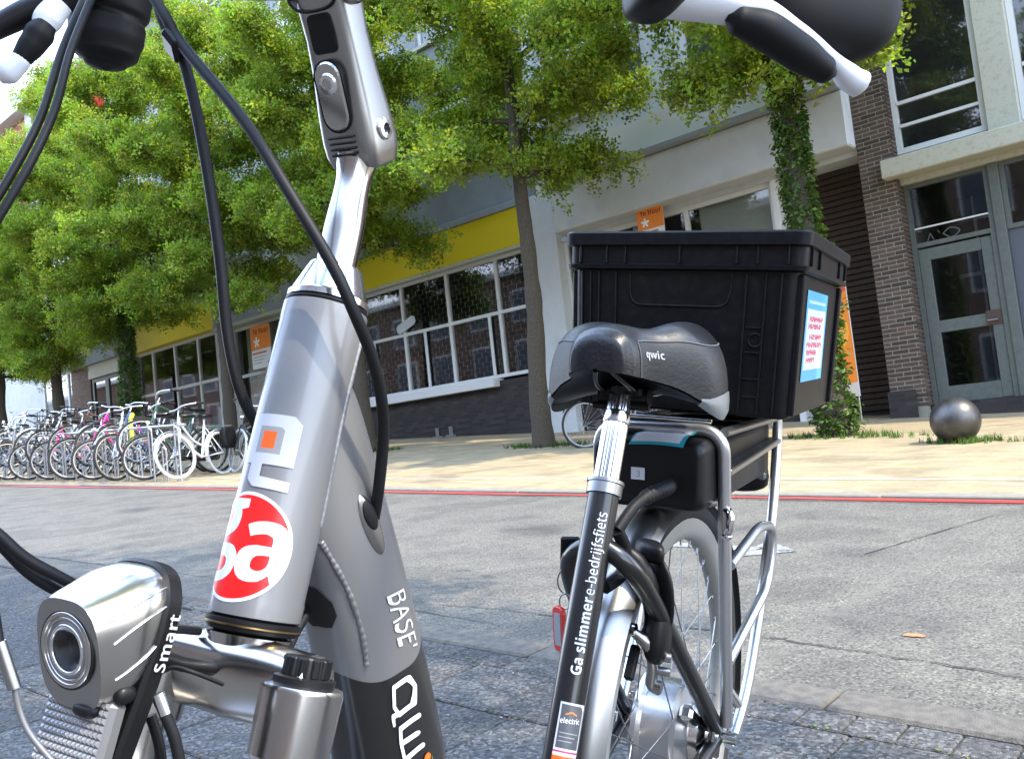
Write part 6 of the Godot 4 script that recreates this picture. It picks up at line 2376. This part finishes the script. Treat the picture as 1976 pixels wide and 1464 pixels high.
	bat.fan(rows[6], Vector3(-1, 0, 0))
	var bt := put(bike, "battery", bat, mats.black_plastic)
	var num := new_img(64, 48, lin(0.55, 0.55, 0.60))
	img_text(num, "3", 36.0, Vector2(24, 38), lin(0.15, 0.15, 0.17))
	var ns := func(s: float, tt: float) -> Vector3: return V(0.1262, lerpf(0.3965, 0.4135, s), lerpf(-0.020, 0.000, tt))
	make_print(bt, "number_sticker", ns, 0.0, 1.0, 0.0, 1.0, 0.0006, print_mat("number_print", num, 0.6, false))
	var so := MB.new()
	so.bar(V(0.120, 0.392, 0.034), V(0.132, 0.392, 0.036), 0.012, 20)
	put(bt, "socket", so, mats.black_rubber)
	# coiled lead from the battery down to the seat tube
	var cp := smooth(VV([[0.128, 0.392, 0.036], [0.165, 0.394, 0.044], [0.205, 0.391, 0.036], [0.240, 0.380, 0.026], [0.272, 0.355, 0.016]]), 14)
	var cr := []
	for i in cp.size():
		var q := float(i) / (cp.size() - 1)
		cr.append((0.0095 if q > 0.12 and q < 0.6 else 0.0075) + (0.0011 * sin(i * 2.1) if q > 0.12 and q < 0.62 else 0.0))
	var coil := MB.new()
	coil.tube(cp, cr, 12)
	put(bike, "battery_cable", coil, mats.black_rubber)
	coil = MB.new()
	coil.tube(smooth(VV([[0.272, 0.355, 0.016], [0.256, 0.330, 0.020], [0.262, 0.300, 0.020], [0.300, 0.290, 0.012]]), 8), 0.0085, 10)
	put(bike, "cable", coil, mats.black_rubber)
	# tail lamp on the rack's end
	var tl := MB.new()
	tl.blob(V(-0.335, 0.345, 0.0), Basis(Vector3(0.022, 0, 0), Vector3(0, 0.030, 0), Vector3(0, 0, 0.075)), 0.6)
	var tail := put(bike, "tail_lamp", tl, mats.black_plastic)
	tl = MB.new()
	tl.box(Vector3(0.012, 0.014, 0.04), Transform3D(Basis(), V(-0.322, 0.348, 0.052)), 0.003)
	put(tail, "lamp_bracket", tl, mats.satin_alloy)


func bike_cables() -> void:
	var m: Material = mats.cable_black
	cable(bike, [[0.8256, 0.8477, -0.1448], [0.8262, 0.8190, -0.1324], [0.8255, 0.8022, -0.1187], [0.8253, 0.7592, -0.1035], [0.8261, 0.7020, -0.0887], [0.8281, 0.6455, -0.0763], [0.8276, 0.5937, -0.0702], [0.8249, 0.5530, -0.0612], [0.8156, 0.5229, -0.0515], [0.7982, 0.4947, -0.0479]], 0.0041, m)
	cable(bike, [[0.8346, 0.8456, -0.1401], [0.8363, 0.8194, -0.1195], [0.8351, 0.7981, -0.1043], [0.8391, 0.7377, -0.0418], [0.8415, 0.6843, 0.0017], [0.8383, 0.6376, 0.0337], [0.8328, 0.6075, 0.0470], [0.8161, 0.5770, 0.0495], [0.8020, 0.5485, 0.0468], [0.7903, 0.5185, 0.0396], [0.7839, 0.4765, 0.0301], [0.7769, 0.4459, 0.0185]], 0.0042, m)
	var cl := MB.new()
	cl.box(Vector3(0.012, 0.019, 0.022), axis_xf(V(0.8320, 0.8090, -0.1230), V(0.8300, 0.7935, -0.1090)) * Transform3D(Basis(Vector3.UP, 0.7), Vector3(0, 0.010, 0)), 0.003)
	put(bike, "cable_clip", cl, mats.black_plastic)
	cable(bike, [[0.8494, 0.8434, -0.1893], [0.8792, 0.7913, -0.1763], [0.9067, 0.7396, -0.1591], [0.9287, 0.7006, -0.1542], [0.9569, 0.6475, -0.1594]], 0.0028, m)
	cable(bike, [[0.8538, 0.8396, -0.1759], [0.8829, 0.7881, -0.1616], [0.9024, 0.7431, -0.1514], [0.9248, 0.7006, -0.1467], [0.9540, 0.6443, -0.1536]], 0.0028, m)
	cable(bike, [[0.9866, 0.4870, -0.1144], [0.9787, 0.4720, -0.0979], [0.9689, 0.4578, -0.0888], [0.9469, 0.4385, -0.0774], [0.9158, 0.4130, -0.0803], [0.8751, 0.3883, -0.0653]], 0.0036, m)
	cable(bike, [[0.9809, 0.4804, -0.1243], [0.9728, 0.4651, -0.1075], [0.9623, 0.4469, -0.0966], [0.9469, 0.4316, -0.0874], [0.9127, 0.4064, -0.0845]], 0.0036, m)
	cable(bike, [[1.0388, 0.4640, -0.0087], [1.0414, 0.4444, 0.0004]], 0.0022, m)
	cable(bike, [[1.0414, 0.4449, 0.0003], [1.0388, 0.4229, 0.0073]], 0.0031, mats.satin_alloy, "cable_ferrule", 2)
	cable(bike, [[1.0388, 0.4237, 0.0072], [1.0380, 0.4114, 0.0100], [1.0359, 0.4004, 0.0151], [1.0306, 0.3858, 0.0263]], 0.0015, mats.grey_paint)
	cable(bike, [[0.9731, 0.4009, 0.0267], [0.9715, 0.3900, 0.0306]], 0.0036, mats.chrome, "cable_ferrule", 2)
	cable(bike, [[0.9718, 0.3911, 0.0301], [0.9698, 0.3785, 0.0351], [0.9687, 0.3621, 0.0387]], 0.0032, m)
	cable(bike, [[0.9684, 0.3851, 0.0157], [0.9669, 0.3711, 0.0198], [0.9665, 0.3571, 0.0220]], 0.0030, m)
	cable(bike, [[0.9515, 0.4005, 0.0033], [0.9477, 0.4035, 0.0102], [0.9423, 0.4007, 0.0206], [0.9279, 0.3905, 0.0276]], 0.0013, m)
	cable(bike, [[0.8460, 0.3800, 0.0020], [0.8350, 0.3880, -0.0010], [0.8202, 0.3960, -0.0044]], 0.0032, m)
	cable(bike, [[0.8500, 0.3950, -0.0100], [0.8326, 0.4016, -0.0074], [0.8105, 0.3980, -0.0080]], 0.0030, m)
	cable(bike, [[0.935, 0.418, -0.010], [0.918, 0.412, -0.018], [0.900, 0.405, -0.022]], 0.0026, m)
	# key in the lock with its tags: they hang from it and are things of their own
	var kf := MB.new()
	kf.box(Vector3(0.006, 0.034, 0.024), Transform3D(Basis(Vector3.UP, 0.5) * Basis(Vector3.FORWARD, 0.15), V(0.2785, 0.3254, -0.0444)), 0.002)
	var key := thing("bicycle_key", "black headed key standing in the frame lock behind the seat tube", "key", bike.transform)
	put(key, "key_head", kf, mats.black_plastic)
	var ks := MB.new()
	ks.bar(V(0.276, 0.318, -0.044), V(0.235, 0.300, -0.045), 0.003)
	put(key, "key_shaft", ks, mats.chrome)
	var tagr := thing("key_tag", "red framed plastic key tag hanging on rings beside the seat tube", "key tag", bike.transform)
	var rg := MB.new()
	rg.tube(hoop_pts(V(0.2808, 0.2860, -0.0442), 0.0145, 0.018), 0.0011, 6, false, true)
	rg.tube(hoop_pts(V(0.2880, 0.2610, -0.0462), 0.007, 0.010), 0.0010, 6, false, true)
	put(tagr, "split_ring", rg, mats.satin_alloy)
	var tb := MB.new()
	var txf := Transform3D(Basis(Vector3.UP, 0.95) * Basis(Vector3.FORWARD, -0.12), V(0.2965, 0.2280, -0.0490))
	tb.prism(rrect(0.026, 0.056, 0.009), -0.003, 0.003, txf, 0.001)
	put(tagr, "tag_frame", tb, mats.red_plastic)
	tb = MB.new()
	tb.prism(rrect(0.016, 0.040, 0.003), -0.0036, 0.0036, txf, 0.0)
	put(tagr, "tag_insert", tb, mats.grey_render)


func hoop_pts(c: Vector3, rx: float, ry: float) -> PackedVector3Array:
	var out := PackedVector3Array()
	for i in 28:
		var a := TAU * i / 28
		out.append(c + Vector3(-0.47 * cos(a) * rx, sin(a) * ry, -0.88 * cos(a) * rx))
	return out


# ---- the crate on the rack
func make_crate() -> void:
	var xf := bike.transform * Transform3D(Basis(Vector3.RIGHT, -0.040), Vector3(-0.190, 0.484 + AXLE, 0))
	var o := thing("storage_crate", "black plastic storage crate standing on the luggage rack behind the saddle", "crate", xf)
	var h := 0.268
	var lx := 0.40
	var lb := 0.332
	var lt := 0.356
	var m: Material = mats.crate_plastic
	var mb := MB.new()
	var rows := []
	for p in [[0.0, 0.0, -0.006], [0.004, 0.0, 0.0], [h - 0.058, 0.85, 0.0]]:
		var row := PackedVector3Array()
		for q in rrect(lerpf(lx - 0.02, lx, p[1]) + p[2] * 2, lerpf(lb, lt - 0.012, p[1]) + p[2] * 2, 0.016, 4):
			row.append(Vector3(q.x, p[0], -q.y))
		rows.append(row)
	mb.grid(rows, true)
	mb.fan(rows[0], Vector3.DOWN)
	put(o, "body", mb, m)
	var inner := MB.new()
	rows = []
	for p in [[h - 0.002, 1.0], [0.012, 0.1]]:
		var row := PackedVector3Array()
		for q in rrect(lerpf(lx - 0.03, lx - 0.016, p[1]), lerpf(lb - 0.012, lt - 0.028, p[1]), 0.016, 4):
			row.append(Vector3(q.x, p[0], -q.y))
		rows.append(row)
	inner.grid(rows, true)
	inner.fan(rows[1], Vector3.UP)
	put(o, "inside", inner, m)
	var rim := MB.new()
	rows = []
	for p in [[h - 0.058, -0.004], [h - 0.056, 0.006], [h - 0.050, 0.007], [h - 0.048, 0.003], [h - 0.022, 0.0035], [h - 0.0205, 0.010], [h - 0.003, 0.0105], [h, 0.008], [h, -0.012], [h - 0.004, -0.014]]:
		var row := PackedVector3Array()
		for q in rrect(lx + p[1] * 2, lt + p[1] * 2, 0.020, 6):
			row.append(Vector3(q.x, p[0], -q.y))
		rows.append(row)
	for k in rows.size() - 1:
		rim.grid([rows[k], rows[k + 1]], true)
	put(o, "rim", rim, m)
	# ribs under the rim and up the walls
	var wall := func(y: float) -> float: return lerpf(lb, lt - 0.012, 0.85 * y / (h - 0.058)) / 2.0
	var wx := func(y: float) -> float: return lerpf(lx - 0.02, lx, 0.85 * y / (h - 0.058)) / 2.0
	for z in [-0.150, -0.128, -0.100, 0.100, 0.128, 0.142, 0.156]:
		var rb := MB.new()
		var a := Vector3(wx.call(0.004) + 0.002, 0.006, z * 0.965)
		var b := Vector3(wx.call(h - 0.06) + 0.002, h - 0.060, z)
		rb.box(Vector3(0.0055, a.distance_to(b), 0.0028), axis_xf(a, b) * Transform3D(Basis(), Vector3(0, a.distance_to(b) / 2, 0)), 0.001)
		put(o, "rib", rb, m)
	for z in [-0.158, -0.115, -0.085, 0.0, 0.085, 0.115, 0.158]:
		var rb := MB.new()
		rb.box(Vector3(0.007, 0.027, 0.003), Transform3D(Basis(), Vector3(lx / 2 + 0.004, h - 0.0345, z)), 0.0008)
		put(o, "rim_rib", rb, m)
	for x in [-0.17, -0.10, 0.10, 0.17]:
		for s in [-1.0, 1.0]:
			var rb := MB.new()
			rb.box(Vector3(0.003, 0.027, 0.007), Transform3D(Basis(), Vector3(x, h - 0.0345, s * (lt / 2 + 0.004))), 0.0008)
			put(o, "rim_rib", rb, m)
	for s in [-1.0, 1.0]:
		for x in [-0.182, 0.180]:
			var rb := MB.new()
			var a := Vector3(x * 0.96, 0.006, s * (wall.call(0.004) + 0.002))
			var b := Vector3(x, h - 0.060, s * (wall.call(h - 0.06) + 0.002))
			rb.box(Vector3(0.016, a.distance_to(b), 0.010), axis_xf(a, b) * Transform3D(Basis(), Vector3(0, a.distance_to(b) / 2, 0)), 0.002)
			put(o, "corner_post", rb, m)
	# handle panel and locking marks on the front wall
	var hp := MB.new()
	var fx: float = wx.call(0.15) + 0.0018
	hp.tube(rounded([Vector3(fx + 0.001, h - 0.062, -0.078), Vector3(fx - 0.001, 0.158, -0.076), Vector3(fx - 0.001, 0.158, 0.076), Vector3(fx + 0.001, h - 0.062, 0.078)], 0.02, 4), 0.0018, 6)
	put(o, "handle_edge", hp, m)
	var rg := MB.new()
	rg.tube(turned_ring(Vector3(wx.call(0.11) + 0.0015, 0.112, -0.116), 0.0095, 28), 0.0016, 6, false, true)
	for y in [0.030, 0.056, 0.094, 0.130]:
		rg.box(Vector3(0.004, 0.0026, 0.026), Transform3D(Basis(), Vector3(wx.call(y) + 0.001, y, -0.114)), 0.0006)
	put(o, "moulded_mark", rg, m)
	# sticker on the left wall
	var im := new_img(160, 300, lin(0.12, 0.48, 0.80))
	img_poly(im, PackedVector2Array([Vector2(10, 60), Vector2(150, 60), Vector2(150, 262), Vector2(10, 262)]), lin(0.78, 0.82, 0.86))
	img_line(im, [Vector2(20, 36), Vector2(140, 36)], 10.0, lin(0.55, 0.75, 0.88))
	var red := lin(0.70, 0.04, 0.06)
	var zr := RandomNumberGenerator.new()
	zr.seed = 3
	for k in [[92, 30, 128], [116, 26, 120], [152, 40, 134], [178, 24, 138], [204, 24, 100], [230, 30, 84]]:
		var x: float = k[1]
		while x < k[2]:
			img_line(im, [Vector2(x, k[0] - 8), Vector2(x + zr.randf_range(-3, 6), k[0] + 8)], 4.5, red)
			img_line(im, [Vector2(x, k[0] + zr.randf_range(-7, 7)), Vector2(x + 8, k[0] + zr.randf_range(-7, 7))], 4.0, red)
			x += zr.randf_range(8, 12)
	var ss := func(s: float, t: float) -> Vector3:
		var y := lerpf(0.052, 0.190, s)
		return Vector3(lerpf(0.115, -0.075, t), y, -(wall.call(y)))
	make_print(o, "sticker", ss, 0.0, 1.0, 0.0, 1.0, 0.0012, print_mat("crate_sticker_print", im, 0.4, false))
	# card tucked under the crate, on the battery
	var cd := new_img(160, 80, lin(0.02, 0.30, 0.38))
	img_poly(cd, PackedVector2Array([Vector2(8, 4), Vector2(152, 4), Vector2(146, 74), Vector2(4, 74)]), lin(0.62, 0.64, 0.68))
	img_line(cd, [Vector2(80, 40), Vector2(96, 30), Vector2(104, 38)], 3.0, lin(0.12, 0.12, 0.15))
	var card := thing("paper_card", "folded white and turquoise card lying on the black battery", "card", bike.transform)
	var cs := func(s: float, t: float) -> Vector3:
		var k := 1.0 - s
		var dip := maxf(0.0, (k - 0.55) / 0.45)
		return V(0.060 + 0.072 * k, 0.4575 + 0.002 * sin(t * 3.0) * k - 0.013 * dip * dip, lerpf(-0.022, 0.056, t))
	make_print(card, "sheet", cs, 0.0, 1.0, 0.0, 1.0, 0.0012, print_mat("card_print", cd, 0.5, false))
